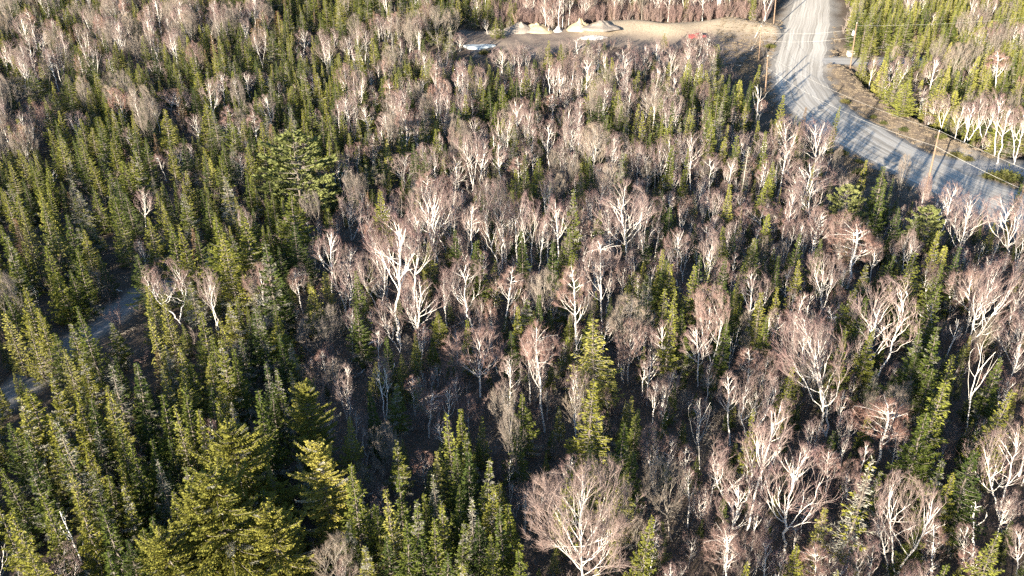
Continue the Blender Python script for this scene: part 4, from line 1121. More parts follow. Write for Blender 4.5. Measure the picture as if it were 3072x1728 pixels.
# saplings and young trees that close the gaps
for _ in range(9000):
    x = rg.uniform(-60, 150); y = rg.uniform(42, 215)
    px, py, dep = project(x, y, 0)
    if not (-60 < px < 3150):
        continue
    pb = cell(PB, px, py - 60) / 9.
    if rg.random() > (.16 + .42 * (px > 850) - .22 * (850 < px < 1750 and py > 1150)) * (.45 if inside(POLY['gap'], px, py) else 1):
        continue
    if inside(POLY['road'], px, py) or inside(POLY['clearing'], px, py) or near_open(x, y):
        continue
    H = rg.uniform(2.6, 7.0)
    tx, ty, _ = project(x, y, H)
    if inside(POLY['road'], tx, ty) or any(inside(POLY['track_a'], tx * q + px * (1 - q), ty * q + py * (1 - q)) for q in (0, .35, .7, 1)):
        continue
    if (((hx - x) ** 2 + (hy - y) ** 2).min()) < .6:
        continue
    kk = rg.choice(['b', 'r', 't', 's', 'w', 'k'], p=[.34, .08, .08, .42, .04, .04]) if pb > .35 else rg.choice(['b', 's', 'l'], p=[.2, .6, .2])
    if kk == 's': H *= .8
    Wd = H * rg.uniform(.22, .38) if kk in 'brtk' else H ** .8 * rg.uniform(.4, .6)
    fill.append(dict(sp=SPEC[kk], kind=kk, var=pick(SETS[kk], Wd / H), x=x, y=y, H=H, W=Wd, lean=rg.normal(0, .08) * H if kk in 'brtk' else 0, rot=rnd.uniform(0, 6.28), label=None, short=None, hero=False))
# the dense lit wood on the far side of the road
TREES += fill
for t in TREES:
    t['z'] = 0.
zz_ = heights(np.array([t['x'] for t in TREES]), np.array([t['y'] for t in TREES]))
for t, z in zip(TREES, zz_):
    t['z'] = float(z)
    bx, by, dep = project(t['x'], t['y'], 0); tx, ty, dt_ = project(t['x'], t['y'], t['H'])
    t['px'] = (tx * .7 + bx * .3, ty * .7 + by * .3)
    t['size'] = t['H'] / max(dep, 1)
    t['inview'] = dep > 5 and -60 < tx < 3130 and ty < 1740 and by > -20 and dt_ > 5

def tree_matrix(t):
    v = VAR[t['var']]
    sx = t['W'] / v['W']; sz = t['H'] / v['H']
    lean = math.atan2(t['lean'], t['H']) if t['lean'] else rg.normal(0, .03)
    ly = 0 if t['hero'] else rg.normal(0, .03)
    return Euler((ly, max(-.6, min(.6, lean)), 0)).to_matrix() @ Euler((0, 0, t['rot'])).to_matrix(), (sx, sx, sz)

CAT = {'birch': ('birch_tree', 'birch', 300), 'maple': ('maple_tree', 'maple', 120), 'snag': ('dead_birch', 'dead tree', 60), 'spruce': ('spruce_tree', 'spruce', 300),
       'lichen': ('lichened_spruce', 'lichened spruce', 110), 'hemlock': ('hemlock_tree', 'hemlock', 40), 'pine': ('pine_tree', 'pine', 20), 'deadspruce': ('browned_spruce', 'browned spruce', 40)}
GRP = {'birch': 'birches of the mixed wood', 'maple': 'bare grey-barked trees of the wood', 'snag': 'dead birches in the wood', 'spruce': 'spruces of the wood', 'lichen': 'spruces grey with lichen',
       'hemlock': 'hemlocks at the lower left', 'pine': 'pines of the wood', 'deadspruce': 'brown conifers of the wood'}
things, stuff = [], []
for spn in CAT:
    a = [t for t in TREES if t['sp'] == spn]
    iv = sorted([t for t in a if t['inview']], key=lambda t: -(t['size'] * (1.0 if t['hero'] else .8) + (10 if t['label'] else 0)))
    n = CAT[spn][2]
    things += iv[:n]
    ids = set(id(t) for t in iv[:n])
    stuff += [t for t in a if id(t) not in ids]

# landmarks that labels refer to
LMK = [(t['px'], t['short']) for t in things if t['short']]
def lm(px, s): LMK.append((px, s))
lm((2800, 480), 'the near utility pole'); lm((1300, 1050), 'the small brushy clearing'); lm((120, 1130), 'the lower end of the gravel track'); lm((330, 950), 'the upper end of the gravel track')
lm((2296, 240), 'the shaded pole at the road bend'); lm((1900, 100), 'the sandy clearing'); lm((2555, 150), 'the transformer pole'); lm((2900, 430), 'the grassy berm')
lm((60, 700), 'the left edge at mid height'); lm((40, 1600), 'the lower left corner'); lm((3020, 1650), 'the lower right corner'); lm((20, 80), 'the top left corner')
lm((700, 120), 'the dark hollow at the top left'); lm((3000, 120), 'the top right corner'); lm((1100, 260), 'the near rim of the sandy clearing')
ORD = ['nearest', 'second', 'third', 'fourth', 'fifth', 'sixth', 'seventh', 'eighth', 'ninth', 'tenth', 'eleventh', 'twelfth', '13th', '14th', '15th', '16th', '17th', '18th', '19th', '20th']
DIRS = ['right of', 'below right of', 'below', 'below left of', 'left of', 'above left of', 'above', 'above right of']
LOOK = {'b': 'white-barked bare birch', 'r': 'red-twigged bare birch', 'c': 'fine-twigged pointed birch', 't': 'grey-barked tan-twigged tree', 'k': 'bare dead birch', 's': 'dark green spruce', 'l': 'grey lichened spruce',
        'w': 'bright yellow-green spruce', 'h': 'olive hemlock', 'p': 'bushy pine', 'd': 'browned conifer', 'G': 'birch'}
def adj(t):
    q = t['W'] / t['H']
    if t['kind'] in 'brct':
        return 'broad' if q > .52 else 'slender' if q < .32 else 'medium'
    return 'wide' if q > .33 else 'narrow' if q < .24 else 'medium'
buckets = {}
for t in things:
    if t['label']:
        continue
    best = sorted(LMK, key=lambda l: (l[0][0] - t['px'][0]) ** 2 + (l[0][1] - t['px'][1]) ** 2)[0]
    dx, dy = t['px'][0] - best[0][0], t['px'][1] - best[0][1]
    sec = int(round(math.atan2(dy, dx) / (math.pi / 4))) % 8
    buckets.setdefault((LOOK[t['kind']], adj(t), best[1], sec), []).append((math.hypot(dx, dy), t))
for (look, ad, short, sec), lst in buckets.items():
    lst.sort(key=lambda q: q[0])
    for i, (d, t) in enumerate(lst):
        t['label'] = (f'{ORD[i]} ' if len(lst) > 1 else '') + f'{ad} {look} {DIRS[sec]} {short}'

def make_tree(t):
    nm, cat, _ = CAT[t['sp']]
    e = bpy.data.objects.new(nm, None)
    e.empty_display_size = .5
    R, s = tree_matrix(t)
    e.location = (t['x'], t['y'], t['z'] - .05)
    e.rotation_euler = R.to_euler()
    e.scale = s
    link(e)
    tag(e, t['label'], cat, GRP[t['sp']])
    v = VAR[t['var']]
    tr = bpy.data.objects.new('trunk', v['trunk']); tr.parent = e; COL.objects.link(tr)
    if v['crown']:
        c = bpy.data.objects.new('crown', v['crown']); c.parent = e; COL.objects.link(c)
for t in things:
    make_tree(t)

# ------------------------------------------------------------------ uncountable masses through geometry nodes
def scatter(name, label, meshes, items):
    """items: (index, loc, euler, scale)"""
    src = bpy.data.collections.new(name + '_sources')
    for i, me in enumerate(meshes):
        o = bpy.data.objects.new(f'{name}_source_{i:02d}', me)
        src.objects.link(o)
    me = bpy.data.meshes.new(name)
    me.vertices.add(len(items))
    me.vertices.foreach_set('co', np.array([i[1] for i in items], dtype=np.float32).ravel())
    a = me.attributes.new('vi', 'INT', 'POINT'); a.data.foreach_set('value', np.array([i[0] for i in items], dtype=np.int32))
    a = me.attributes.new('rt', 'FLOAT_VECTOR', 'POINT'); a.data.foreach_set('vector', np.array([i[2] for i in items], dtype=np.float32).ravel())
    a = me.attributes.new('sc', 'FLOAT_VECTOR', 'POINT'); a.data.foreach_set('vector', np.array([i[3] for i in items], dtype=np.float32).ravel())
    o = new(name, me)
    tag(o, label, None, None, 'stuff')
    ng = bpy.data.node_groups.new(name, 'GeometryNodeTree')
    ng.interface.new_socket('Geometry', in_out='INPUT', socket_type='NodeSocketGeometry')
    ng.interface.new_socket('Geometry', in_out='OUTPUT', socket_type='NodeSocketGeometry')
    gi = ng.nodes.new('NodeGroupInput'); go = ng.nodes.new('NodeGroupOutput')
    iop = ng.nodes.new('GeometryNodeInstanceOnPoints'); iop.inputs['Pick Instance'].default_value = True
    ci = ng.nodes.new('GeometryNodeCollectionInfo'); ci.inputs['Collection'].default_value = src
    ci.inputs['Separate Children'].default_value = True; ci.inputs['Reset Children'].default_value = True
    def na(nm, ty):
        n = ng.nodes.new('GeometryNodeInputNamedAttribute'); n.data_type = ty; n.inputs['Name'].default_value = nm
        return n.outputs['Attribute']
    lk = ng.links.new
    lk(gi.outputs[0], iop.inputs['Points']); lk(ci.outputs[0], iop.inputs['Instance'])
    lk(na('vi', 'INT'), iop.inputs['Instance Index'])
    e2r = ng.nodes.new('FunctionNodeEulerToRotation')
    lk(na('rt', 'FLOAT_VECTOR'), e2r.inputs[0]); lk(e2r.outputs[0], iop.inputs['Rotation'])
    lk(na('sc', 'FLOAT_VECTOR'), iop.inputs['Scale']); lk(iop.outputs[0], go.inputs[0])
    md = o.modifiers.new('scatter', 'NODES'); md.node_group = ng
    return o

def scatter_trees(name, label, sel):
    keys = sorted(set(t['var'] for t in sel))
    items = []
    for t in sel:
        R, s = tree_matrix(t)
        items.append((keys.index(t['var']), (t['x'], t['y'], t['z'] - .05), tuple(R.to_euler()), s))
    scatter(name, label, [VAR[k]['all'] for k in keys], items)

scatter_trees('conifer_forest', 'spruces and other conifers of the far and outer wood', [t for t in stuff if t['kind'] in 'slwdhp'])
scatter_trees('bare_forest', 'bare birches and maples of the far and outer wood', [t for t in stuff if t['kind'] not in 'slwdhp'])

# undergrowth: bare shrubs and saplings
SH = [shrub(700 + i, h, w, n, tw).__getitem__(0) for i, (h, w, n, tw) in enumerate([(2.2, 2.0, 9, 420), (3.0, 2.0, 8, 420), (1.4, 1.8, 10, 300), (4.2, 1.8, 7, 420)])]
SHm = [g.mesh(f'shrub_{i}', [M['greybark'], M['shrubtwig']]) for i, g in enumerate(SH)]
items = []
for y in np.arange(40, 300, 2.3):
    for x in np.arange(-y * .66 - 8, y * .66 + 8, 2.3):
        xx, yy = x + rg.uniform(-1, 1), y + rg.uniform(-1, 1)
        px, py, _ = project(xx, yy, 0)
        pbv = cell(PB, px, py - 60) / 9
        if rg.random() > .20 + .55 * pbv:
            continue
        if inside(POLY['road'], px, py) or inside(POLY['clearing'], px, py):
            continue
        ing = inside(POLY['gap'], px, py)
        if ing and rg.random() < .55:
            continue
        d = np.sqrt(((RC - [xx, yy]) ** 2).sum(1)); i_ = d.argmin()
        if d[i_] - RW[i_] < 4 or pdist(SIDE, xx, yy) < 5 or pdist(APRON, xx, yy) < 7 or pdist(TRAIL, xx, yy) < 2.6:
            continue
        s = rg.uniform(.7, 1.25)
        items.append((int(rg.integers(0, 4)) if not ing else 2, (xx, yy, 0), (rg.normal(0, .1), rg.normal(0, .1), rg.uniform(0, 6.28)), (s, s, s)))
Z = heights(np.array([i[1][0] for i in items]), np.array([i[1][1] for i in items]))
items = [(a, (b[0], b[1], float(z) - .05), c, d) for (a, b, c, d), z in zip(items, Z)]
scatter('undergrowth', 'bare twiggy shrubs and saplings under the trees', SHm, items)

# reddish thicket behind the sandy clearing
g0 = [shrub(720 + i, 5.5, 2.2, 12, 700, w=.014)[0] for i in range(3)]
TKm = [g.mesh(f'thicket_{i}', [M['thicket'], M['thicket']]) for i, g in enumerate(g0)]
items = []
for k in range(900):
    px = rg.uniform(1480, 2310)
    top = np.interp(px, [1480, 1600, 1800, 2000, 2310], [88, 80, 84, 76, 68])
    py = rg.uniform(top - 52, top)
    x, y = ground(px, py)
    if near_open(x, y): continue
    s = rg.uniform(.55, 1.1)
    items.append((int(rg.integers(0, 3)), (x, y, hz(x, y)), (0, 0, rg.uniform(0, 6.28)), (s, s, s)))
scatter('alder_thicket', 'reddish bare thicket behind the sandy clearing', TKm, items)

# low evergreen and brown bushes at the verge
tuft = Geo()
r_ = np.random.default_rng(3)
n = 900
p = r_.normal(0, .34, (n, 3)) * [1, 1, .6]; p[:, 2] = np.abs(p[:, 2]) + .02
d = unit(p + r_.normal(0, .3, (n, 3)) + [0, 0, .2])
tuft.leaves(p, d, unit(np.cross(d, r_.normal(0, 1, (n, 3)))), .22, .045, 0)
M['bushleaf'] = foliage('bush_leaves', [(0, (.06, .07, .03)), (.5, (.11, .12, .04)), (1, (.17, .15, .06))])
bush_me = tuft.mesh('bush_foliage', [M['bushleaf']])
stem = Geo(); stem.tubes([(0, 0, -.05)] * 5, [(math.cos(a) * .35, math.sin(a) * .35, .45) for a in range(5)], [.02] * 5, [.008] * 5, 4)
stem_me = stem.mesh('bush_stem', [M['greybark']])
BUSH = [('C', 1335, 1310, 1.9, 'round dark bush alone on the shaded grassy verge'), ('C', 1195, 1160, 1.8, 'leftmost of the low bushes along the near shoulder'), ('C', 1330, 1220, 1.3, 'small bush at the near shoulder, above the lone dark bush'),
        ('C', 1670, 995, 1.5, 'small green bush in the grass of the berm, middle of it'), ('C', 1520, 930, 1.3, 'low bush at the foot of the berm by the road'), ('C', 1225, 770, 1.6, 'low dull bush right of the road bend'), ('C', 1940, 1090, 1.6, 'golden-green bush behind the near utility pole'),
        ('C', 2060, 1185, 1.8, 'green bush where the berm ends'), ('C', 1350, 585, 4.2, 'largest yellow-green bush beside the side driveway'), ('C', 1305, 425, 2.6, 'dark round bush beside the pale roadside bin'), ('C', 2450, 1360, 3.4, 'dark low bush on the island between road and gravel pad'),
        ('C', 2330, 1345, 2.2, 'smaller dark bush left of the island bush at the gravel pad'), ('C', 660, 350, 2.0, 'low olive bush at the left shoulder by the pole'), ('C', 1440, 885, 1.2, 'tiny bush on the road side of the berm'), ('C', 2150, 1210, 1.5, 'small bush just right of the near pole'),
        ('B', 1075, 395, 2.0, 'small bush at the near left rim of the sandy clearing')]
for reg, x, y, s, lab in BUSH:
    e = bpy.data.objects.new('bush', None); link(e)
    gx_, gy_ = gz(reg, x, y)
    e.location = (gx_, gy_, hz(gx_, gy_)); s *= .8; e.scale = (s, s, s * 1.0); e.rotation_euler = (0, 0, rnd.uniform(0, 6))
    tag(e, lab, 'bush', 'low bushes along the road')
    new('foliage', bush_me, e); new('stem', stem_me, e)

# tussocks and rough grass on the verges (uncountable)
gt = Geo()
n = 70
p = r_.normal(0, .18, (n, 3)); p[:, 2] = 0
d = unit(np.column_stack([r_.normal(0, .5, (n, 2)), np.full(n, 1.)]))
gt.leaves(p, d, unit(np.cross(d, r_.normal(0, 1, (n, 3)))), .30, .018, 0)
M['drygrass'] = mat('dry_grass', (.24, .195, .145), .9)
gt_me = gt.mesh('tussock', [M['drygrass']])
items = []
for k in range(15000):
    px, py = rg.uniform(2080, 3080), rg.uniform(60, 640)
    x, y = ground(px, py)
    d = np.sqrt(((RC - [x, y]) ** 2).sum(1)); i_ = d.argmin()
    e_ = d[i_] - RW[i_]
    db_ = pdist(BERM, x, y)
    if e_ < 1.2 or pdist(SIDE, x, y) < 3.4 or pdist(APRON, x, y) < 6: continue
    if e_ > 30 or (db_ > 6 and not inside(POLY['road'], px, py)): continue
    s = rg.uniform(.6, 1.6)
    items.append((0, (x, y, 0), (0, 0, rg.uniform(0, 6.28)), (s, s, s * rg.uniform(.5, 1.1))))
Z = heights(np.array([i[1][0] for i in items]), np.array([i[1][1] for i in items]))
items = [(a, (b[0], b[1], float(z) - .02), c, d) for (a, b, c, d), z in zip(items, Z)]
scatter('dry_grass', 'dry tussock grass on the road verges and berm', [gt_me], items)

# ------------------------------------------------------------------ utility poles and wires
M['pole'] = mat('pole_wood', (.36, .25, .17), .85)
nzp = noise(M['pole'], 3, 4)
L(M['pole'], ramp(M['pole'], nzp, [(.3, (.17, .115, .08)), (.7, (.30, .215, .155))]), M['pole'].node_tree.nodes['Principled BSDF'].inputs['Base Color'])
M['metal'] = mat('galvanised_metal', (.55, .56, .57), .45, .5)
M['wire'] = mat('weathered_wire', (.62, .60, .57), .6)
M['porc'] = mat('white_insulator', (.8, .8, .8), .3, .5)

def tubes_mesh(name, segs, k, mt):
    g = Geo()
    A, B, ra, rb = zip(*segs)
    g.tubes(np.array(A, float), np.array(B, float), ra, rb, k)
    return g.mesh(name, [mt], k > 5)

def closed_cyl(name, a, b, ra, rb, k, mt):
    g = Geo()
    g.tubes([a], [b], [ra], [rb], k)
    g.tubes([b], [tuple(np.array(b) + np.array([0, 0, .001]))], [rb], [.001], k)
    return g.mesh(name, [mt], True)

POLES = {}
def pole(key, base, H, topx, label, arm=True, transformer=False, guy=None):
    x, y = ground(*base); z = hz(x, y)
    e = bpy.data.objects.new('utility_pole', None); link(e); e.location = (x, y, z)
    tag(e, label, 'utility pole', 'utility poles along the gravel road')
    _, _, dep = project(x, y, H)
    fx, _, _ = project(x, y, H)
    lean = (topx - fx) * dep / F_PX
    lean = max(-.8, min(.8, lean))
    new('post', closed_cyl('post', (0, 0, -.4), (lean, 0, H), .19, .12, 10, M['pole']), e)
    seg = [((lean, 0, H), (lean, 0, H + .28), .04, .06), ((lean, 0, H + .28), (lean, 0, H + .34), .06, .02)]
    new('insulator', tubes_mesh('insulator', seg, 8, M['porc']), e)
    new('bracket', tubes_mesh('bracket', [((lean * .7 - .14, -.05, H - 2.6), (lean * .7 + .25, -.05, H - 2.6), .035, .03)], 6, M['metal']), e)
    if transformer:
        g = Geo(); g.tubes([(lean - .42, 0, H - 2.9), (lean - .42, 0, H - 1.9), (lean - .42, 0, H - 2.9)], [(lean - .42, 0, H - 1.9), (lean - .42, 0, H - 1.75), (lean - .42, 0, H - 2.95)], [.3, .3, .3], [.3, .1, .02], 12)
        new('transformer', g.mesh('transformer', [mat('transformer_paint', (.72, .74, .74), .5)], True), e)
    if guy:
        gxx, gyy = ground(*guy)
        v = (gxx - x, gyy - y, hz(gxx, gyy) - z)
        new('guy_wire', tubes_mesh('guy_wire', [((lean * .8, 0, H - 1.2), v, .018, .018)], 5, M['wire']), e)
        u_ = np.array((lean * .8, 0, H - 1.2)) - np.array(v); u_ = u_ / np.linalg.norm(u_)
        new('guy_guard', tubes_mesh('guy_guard', [(v, tuple(np.array(v) + u_ * 2.0), .06, .06)], 6, M['porc']), e)
    POLES[key] = np.array((x + lean, y, z + H))
    return e

pole('near', (2777, 578), 11.2, 2818, 'brown wooden utility pole standing at the near shoulder, in front of the road')
pole('bend', (2296, 285), 9.2, 2303, 'utility pole at the inside of the road bend, its lower half in shade', guy=(2276, 240))
pole('upper', (2278, 170), 9.0, 2286, 'sunlit utility pole at the end of the sandy ridge, left of the road', guy=(2254, 149))
pole('top', (2319, 86), 10.5, 2329, 'utility pole cut by the top edge, left shoulder of the road', guy=(2264, 113))
pole('right', (2551, 202), 11.4, 2571, 'utility pole with a grey transformer beside the side driveway', transformer=True)
POLES['off'] = np.array((*ground(3700, 1010), 11.0))
POLES['offtop'] = POLES['top'] + np.array((25, 60, 2))
POLES['offright'] = POLES['right'] + np.array((70, 20, 0))

def wire(a, b, dz, sag, label, rad=.013, n=24):
    A, B = POLES[a] + [0, 0, dz + .25], POLES[b] + [0, 0, dz + .25]
    t = np.linspace(0, 1, n + 1)
    P = A[None] * (1 - t)[:, None] + B[None] * t[:, None]
    P[:, 2] -= sag * 4 * t * (1 - t)
    o = new('overhead_wire', tubes_mesh('overhead_wire', [(P[i], P[i + 1], rad, rad) for i in range(n)], 5, M['wire']))
    tag(o, label, 'wire', 'overhead wires between the poles')
wire('bend', 'near', 0, 1.2, 'top wire from the bend pole down to the near pole')
wire('bend', 'near', -2.7, 1.6, 'lower wire from the bend pole down to the near pole', .018)
wire('near', 'off', 0, 1.0, 'top wire from the near pole out past the right edge')
wire('near', 'off', -2.7, 1.4, 'lower wire from the near pole out past the right edge', .018)
wire('upper', 'bend', 0, .4, 'top wire between the bend pole and the sunlit pole')
wire('upper', 'bend', -2.2, .6, 'lower wire between the bend pole and the sunlit pole')
wire('top', 'upper', 0, .4, 'top wire between the sunlit pole and the pole at the top edge')
wire('top', 'upper', -2.2, .6, 'lower wire between the sunlit pole and the top-edge pole')
wire('upper', 'right', -1.6, .8, 'upper wire crossing the road to the transformer pole')
wire('upper', 'right', -3.6, .9, 'lower wire crossing the road to the transformer pole')
wire('top', 'offtop', 0, .8, 'wire leaving the top-edge pole beyond the picture')
wire('right', 'offright', -.8, 1.0, 'wire from the transformer pole along the side driveway')

# ------------------------------------------------------------------ sand and gravel piles, rubble, ice, bin, vehicle, logs
def heap(name, reg, x, y, rx, ry, h, m, label, cat, seed, sharp=1.2):
    r = np.random.default_rng(seed)
    gx_, gy_ = gz(reg, x, y); z = hz(gx_, gy_)
    nr, na_ = 12, 36
    V = [(0, 0, h)]; F = []
    th = np.arange(na_) * 2 * np.pi / na_
    ph_ = r.uniform(0, 6.28, 4)
    for i in range(1, nr + 1):
        q = i / nr
        wob_ = 1 + r.normal(0, .025, na_) + .14 * np.sin(2 * th + ph_[0]) + .07 * np.sin(5 * th + ph_[1]) + .03 * np.sin(11 * th + ph_[2])
        zz = h * (1 - q) ** (sharp) * (1 + .10 * np.sin(3 * th + ph_[3])) + r.normal(0, .07, na_) * h * (1 - q) + .12 * h * math.sin(q * 9 + ph_[0]) * (1 - q)
        if i == nr: zz = np.full(na_, -.35)
        for a, w_, z_ in zip(th, wob_, zz):
            V.append((math.cos(a) * rx * q * w_, math.sin(a) * ry * q * w_, z_))
    T3, Q4 = [], []
    for j in range(na_):
        T3.append((0, 1 + j, 1 + (j + 1) % na_))
        for i in range(nr - 1):
            a = 1 + i * na_; b = a + na_
            Q4.append((a + j, b + j, b + (j + 1) % na_, a + (j + 1) % na_))
    me = mesh_np(name, np.array(V, float), [np.array(Q4), np.array(T3)], [m], None, True)
    return tag(new(name, me, None, (gx_, gy_, z)), label, cat, 'piles in the sandy clearing')

def soil(name, lo, hi, sc=2.0):
    m = mat(name, hi, .95, .05)
    bs = m.node_tree.nodes['Principled BSDF']
    L(m, ramp(m, noise(m, sc, 5), [(.3, lo), (.7, hi)]), bs.inputs['Base Color'])
    b = N(m, 'ShaderNodeBump'); b.inputs['Strength'].default_value = .7; b.inputs['Distance'].default_value = .12
    L(m, noise(m, 5, 5), b.inputs['Height']); L(m, b.outputs[0], bs.inputs['Normal'])
    return m
M['sandpile'] = soil('yellow_sand', (.36, .29, .19), (.50, .43, .29))
M['greypile'] = soil('grey_gravel', (.22, .19, .17), (.38, .33, .28))
M['paleroc'] = soil('pale_rubble', (.34, .33, .33), (.58, .57, .57), 2.2)
heap('sand_pile', 'B', 1480, 218, 5.0, 4.5, 2.0, M['sandpile'], 'wide yellow sand pile at the left of the sandy clearing', 'sand pile', 1)
heap('sand_pile', 'B', 1800, 232, 3.6, 3.6, 2.7, M['sandpile'], 'steep cone-shaped yellow sand pile in the middle of the clearing', 'sand pile', 2, 1.05)
heap('gravel_pile', 'B', 1350, 222, 6, 4, 2.2, M['greypile'], 'grey-brown gravel pile left of the wide sand pile', 'gravel pile', 3)
heap('soil_pile', 'B', 1960, 262, 6, 4, 1.8, M['greypile'], 'brown soil heap right of the steep sand cone', 'soil pile', 4)
heap('rock_pile', 'B', 1635, 232, 1.7, 1.4, 1.5, M['paleroc'], 'small white rock pile between the two sand piles', 'rock pile', 5)
heap('rubble_pile', 'B', 1910, 293, 4.2, 1.8, .7, M['paleroc'], 'low spread of whitish rubble in front of the soil heap', 'rubble', 6, .6)
heap('dirt_pile', 'B', 1190, 238, 5, 2.6, 1.2, M['greypile'], 'low dirt heap at the left end of the clearing by dark spruces', 'dirt pile', 8)
# ice patch
gx_, gy_ = gz('B', 1035, 345)
M['ice'] = mat('thin_ice', (.62, .70, .74), .25, .5)
th = np.arange(26) * 2 * np.pi / 26
rr_ = 1 + .25 * np.sin(2 * th + 1) + .15 * np.sin(3 * th) + .08 * np.sin(7 * th)
V = np.vstack([np.column_stack([np.cos(th) * 3.4 * rr_, np.sin(th) * 2.2 * rr_, np.full(26, .10)]), np.column_stack([np.cos(th) * 3.6 * rr_, np.sin(th) * 2.4 * rr_, np.full(26, -.6)])])
bm_ = bpy.data.meshes.new('ice_patch'); bm_.from_pydata([tuple(v) for v in V], [], [tuple(range(26))] + [(i, i + 26, (i + 1) % 26 + 26, (i + 1) % 26) for i in range(26)]); bm_.materials.append(M['ice'])
tag(new('ice_patch', bm_, None, (gx_, gy_, hz(gx_, gy_) + .25)), 'pale blue frozen puddle at the left end of the sandy clearing', 'frozen puddle')

import bmesh
def boxes(name, lst, mt, bevel=.03, parent=None, loc=(0, 0, 0)):
    bm = bmesh.new()
    for (cx, cy, cz, sx, sy, sz, *tp) in lst:
        r0 = bmesh.ops.create_cube(bm, size=1)
        for v in r0['verts']:
            k = tp[0] if tp and v.co.z > 0 else 1
            v.co = Vector((cx + v.co.x * sx * k, cy + v.co.y * sy * (k if len(tp) > 1 else 1), cz + v.co.z * sz))
    if bevel:
        bmesh.ops.bevel(bm, geom=bm.edges[:], offset=bevel, segments=2, affect='EDGES')
    me = bpy.data.meshes.new(name); bm.to_mesh(me); bm.free(); me.materials.append(mt)
    return new(name, me, parent, loc)

# roadside bin
gx_, gy_ = gz('C', 1268, 425)
e = bpy.data.objects.new('roadside_bin', None); link(e); e.location = (gx_, gy_, hz(gx_, gy_)); e.rotation_euler = (0, 0, .1)
tag(e, 'pale wooden roadside bin with a sloping lid at the side driveway', 'roadside bin')
M['paint'] = mat('white_painted_wood', (.74, .70, .62), .7)
boxes('box', [(0, 0, .62, 2.0, 1.1, 1.1)], M['paint'], .03, e)
lid = boxes('lid', [(0, 0, 0, 2.16, 1.26, .08)], M['paint'], .02, e, (0, 0, 1.26)); lid.rotation_euler = (math.radians(9), 0, 0)
for sx in (-.8, .8):
    for sy in (-.4, .4):
        boxes('foot', [(sx, sy, .02, .12, .12, .2)], M['pole'], 0, e)

# red pickup behind the trees
gx_, gy_ = gz('C', 108, 308)
e = bpy.data.objects.new('pickup_truck', None); link(e); e.location = (gx_, gy_, hz(gx_, gy_) + .02); e.rotation_euler = (0, 0, .25)
tag(e, 'red vehicle half hidden behind bare trees at the edge of the clearing', 'vehicle')
M['red'] = mat('red_paint', (.30, .05, .055), .45, .4); M['glass'] = mat('dark_glass', (.03, .035, .04), .1, .6); M['tyre'] = mat('tyre_rubber', (.03, .03, .03), .9)
boxes('body', [(0, 0, .78, 4.9, 1.85, .62), (-1.45, -.86, 1.2, 2.0, .1, .3), (-1.45, .86, 1.2, 2.0, .1, .3), (-2.4, 0, 1.2, .1, 1.8, .3), (1.8, 0, 1.12, 1.2, 1.7, .14)], M['red'], .05, e)
boxes('cab', [(.35, 0, 1.42, 1.75, 1.66, .66, .78, 1)], M['red'], .06, e)
boxes('windscreen', [(1.12, 0, 1.42, .12, 1.36, .42)], M['glass'], .01, e).rotation_euler = (0, 0, 0)
for sy in (-.83, .83):
    boxes('side_window', [(.35, sy * .93, 1.44, 1.2, .06, .36)], M['glass'], .01, e)
for sx in (-1.5, 1.55):
    for sy in (-.88, .88):
        g = Geo(); g.tubes([(sx, sy - .12, .37), (sx, sy - .12, .37), (sx, sy + .12, .37)], [(sx, sy + .12, .37), (sx, sy - .121, .37), (sx, sy + .121, .37)], [.37, .37, .37], [.37, .02, .02], 18)
        w_ = new('wheel', g.mesh('wheel', [M['tyre']]), e)
for sy in (-.65, .65):
    boxes('headlight', [(2.46, sy, .86, .05, .3, .16)], M['porc'], .01, e)

# fallen logs and brushwood
def log(reg, x0, y0, x1, y1, r0, label, limbs=3, seed=1):
    r = np.random.default_rng(seed)
    a = np.array((*gz(reg, x0, y0), 0)); b = np.array((*gz(reg, x1, y1), 0))
    a[2] = hz(a[0], a[1]) + r0; b[2] = hz(b[0], b[1]) + r0 + .1
    n = 7
    P = np.array([a + (b - a) * i / n for i in range(n + 1)]); P[1:-1] += r.normal(0, .07, (n - 1, 3))
    for i in range(1, n):
        P[i, 2] = hz(P[i, 0], P[i, 1]) + r0
    ctr = P[0].copy(); P = P - ctr
    rad = np.linspace(r0, r0 * .45, n + 1)
    g = Geo(); g.tubes(P[:-1], P[1:], rad[:-1], rad[1:], 8)
    e = bpy.data.objects.new('fallen_log', None); link(e); e.location = tuple(ctr)
    tag(e, label, 'fallen log', 'fallen logs on the forest floor')
    new('stem', g.mesh('stem', [M['birchbark']], True), e)
    for k in range(limbs):
        i = r.integers(2, n)
        d = unit(P[i] - P[i - 1] + r.normal(0, .5, 3) + np.array([0, 0, .5]))
        q = P[i] + d * r.uniform(.6, 1.6)
        g = Geo(); g.tubes([P[i], q], [q, q + unit(d + r.normal(0, .3, 3)) * .7], [r0 * .35, r0 * .2], [r0 * .2, .008], 4)
        new('limb', g.mesh('limb', [M['limb']]), e)
log('E', 205, 1190, 300, 1165, .13, 'pale short log lying left of the tallest birch by the clearing', 1, 1)
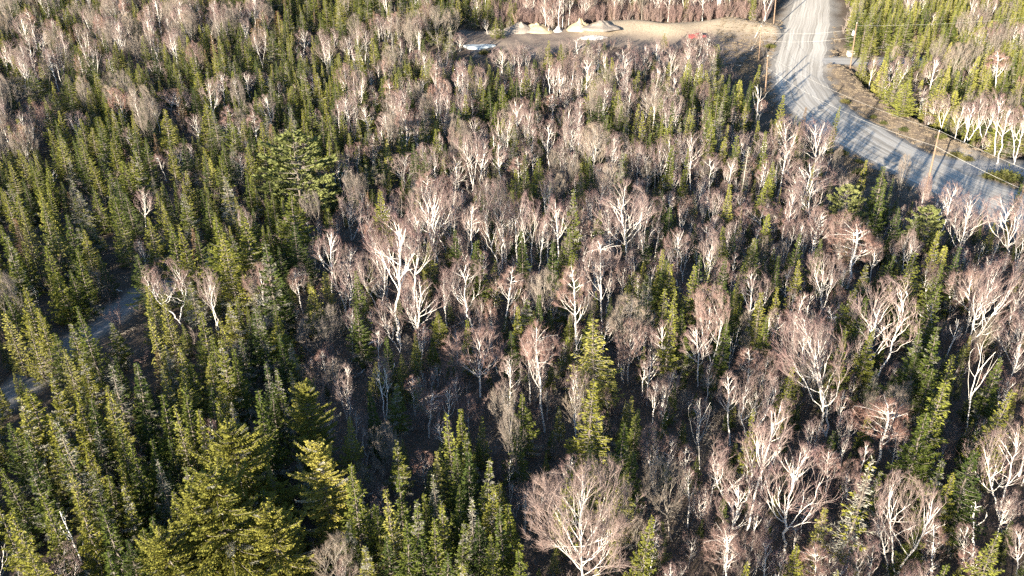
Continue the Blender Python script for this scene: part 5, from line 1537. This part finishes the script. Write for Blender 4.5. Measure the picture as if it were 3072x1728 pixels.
log('E', 20, 1400, 110, 1260, .08, 'thin slanting fallen stem at the left of the dark gap', 2, 2)
log('E', 100, 1420, 180, 1370, .08, 'thin pale fallen stem below the slanting one', 1, 3)
log('E', 380, 1430, 400, 1330, .09, 'short upright-looking broken stem right of the small dark-ground spruce', 2, 4)
log('E', 840, 1050, 960, 990, .06, 'grey fallen sapling across the small brushy clearing', 2, 5)
log('H', 150, 830, 280, 770, .08, 'fallen limb-covered stem in shade left of the small red-twigged birch', 4, 6)
log('H', 175, 720, 260, 620, .06, 'pale curved dead stem above the fallen one at the lower left centre', 2, 7)
log('I', 690, 1440, 860, 1445, .12, 'white fallen birch log at the bottom edge, lower right', 2, 8)
log('D', 870, 740, 930, 755, .06, 'small grey stick at the upper end of the gravel track', 1, 9)
log('F', 820, 840, 930, 850, .07, 'white fallen limb under the short birch right of centre', 2, 10)
log('C', 440, 500, 395, 495, .1, 'pale post-like log lying on the shaded grass left of the road bend', 0, 11)

# twigs and sticks on the floor
st = Geo(); A = r_.uniform(-1.2, 1.2, (46, 3)); A[:, 2] = r_.uniform(.0, .25, 46)
d = unit(np.column_stack([r_.normal(0, 1, (46, 2)), r_.normal(0, .25, 46)]))
st.spikes(A, A + d * r_.uniform(.5, 1.6, (46, 1)), .018, 0)
st_me = st.mesh('brushwood_patch', [M['greybark']])
items = []
for y in np.arange(45, 190, 2.0):
    for x in np.arange(-y * .66, y * .66, 2.0):
        xx, yy = x + rg.uniform(-1, 1), y + rg.uniform(-1, 1)
        px, py, _ = project(xx, yy, 0)
        if rg.random() > (.8 if inside(POLY['gap'], px, py) else .45) or near_open(xx, yy) or inside(POLY['road'], px, py):
            continue
        items.append((0, (xx, yy, 0), (0, 0, rg.uniform(0, 6.28)), (1, 1, 1)))
Z = heights(np.array([i[1][0] for i in items]), np.array([i[1][1] for i in items]))
items = [(a, (b[0], b[1], float(z)), c, d) for (a, b, c, d), z in zip(items, Z)]
scatter('brushwood', 'fallen sticks and dead twigs on the forest floor', [st_me], items)
print('TREES', len(TREES), 'things', len(things), 'stuff', len(stuff))
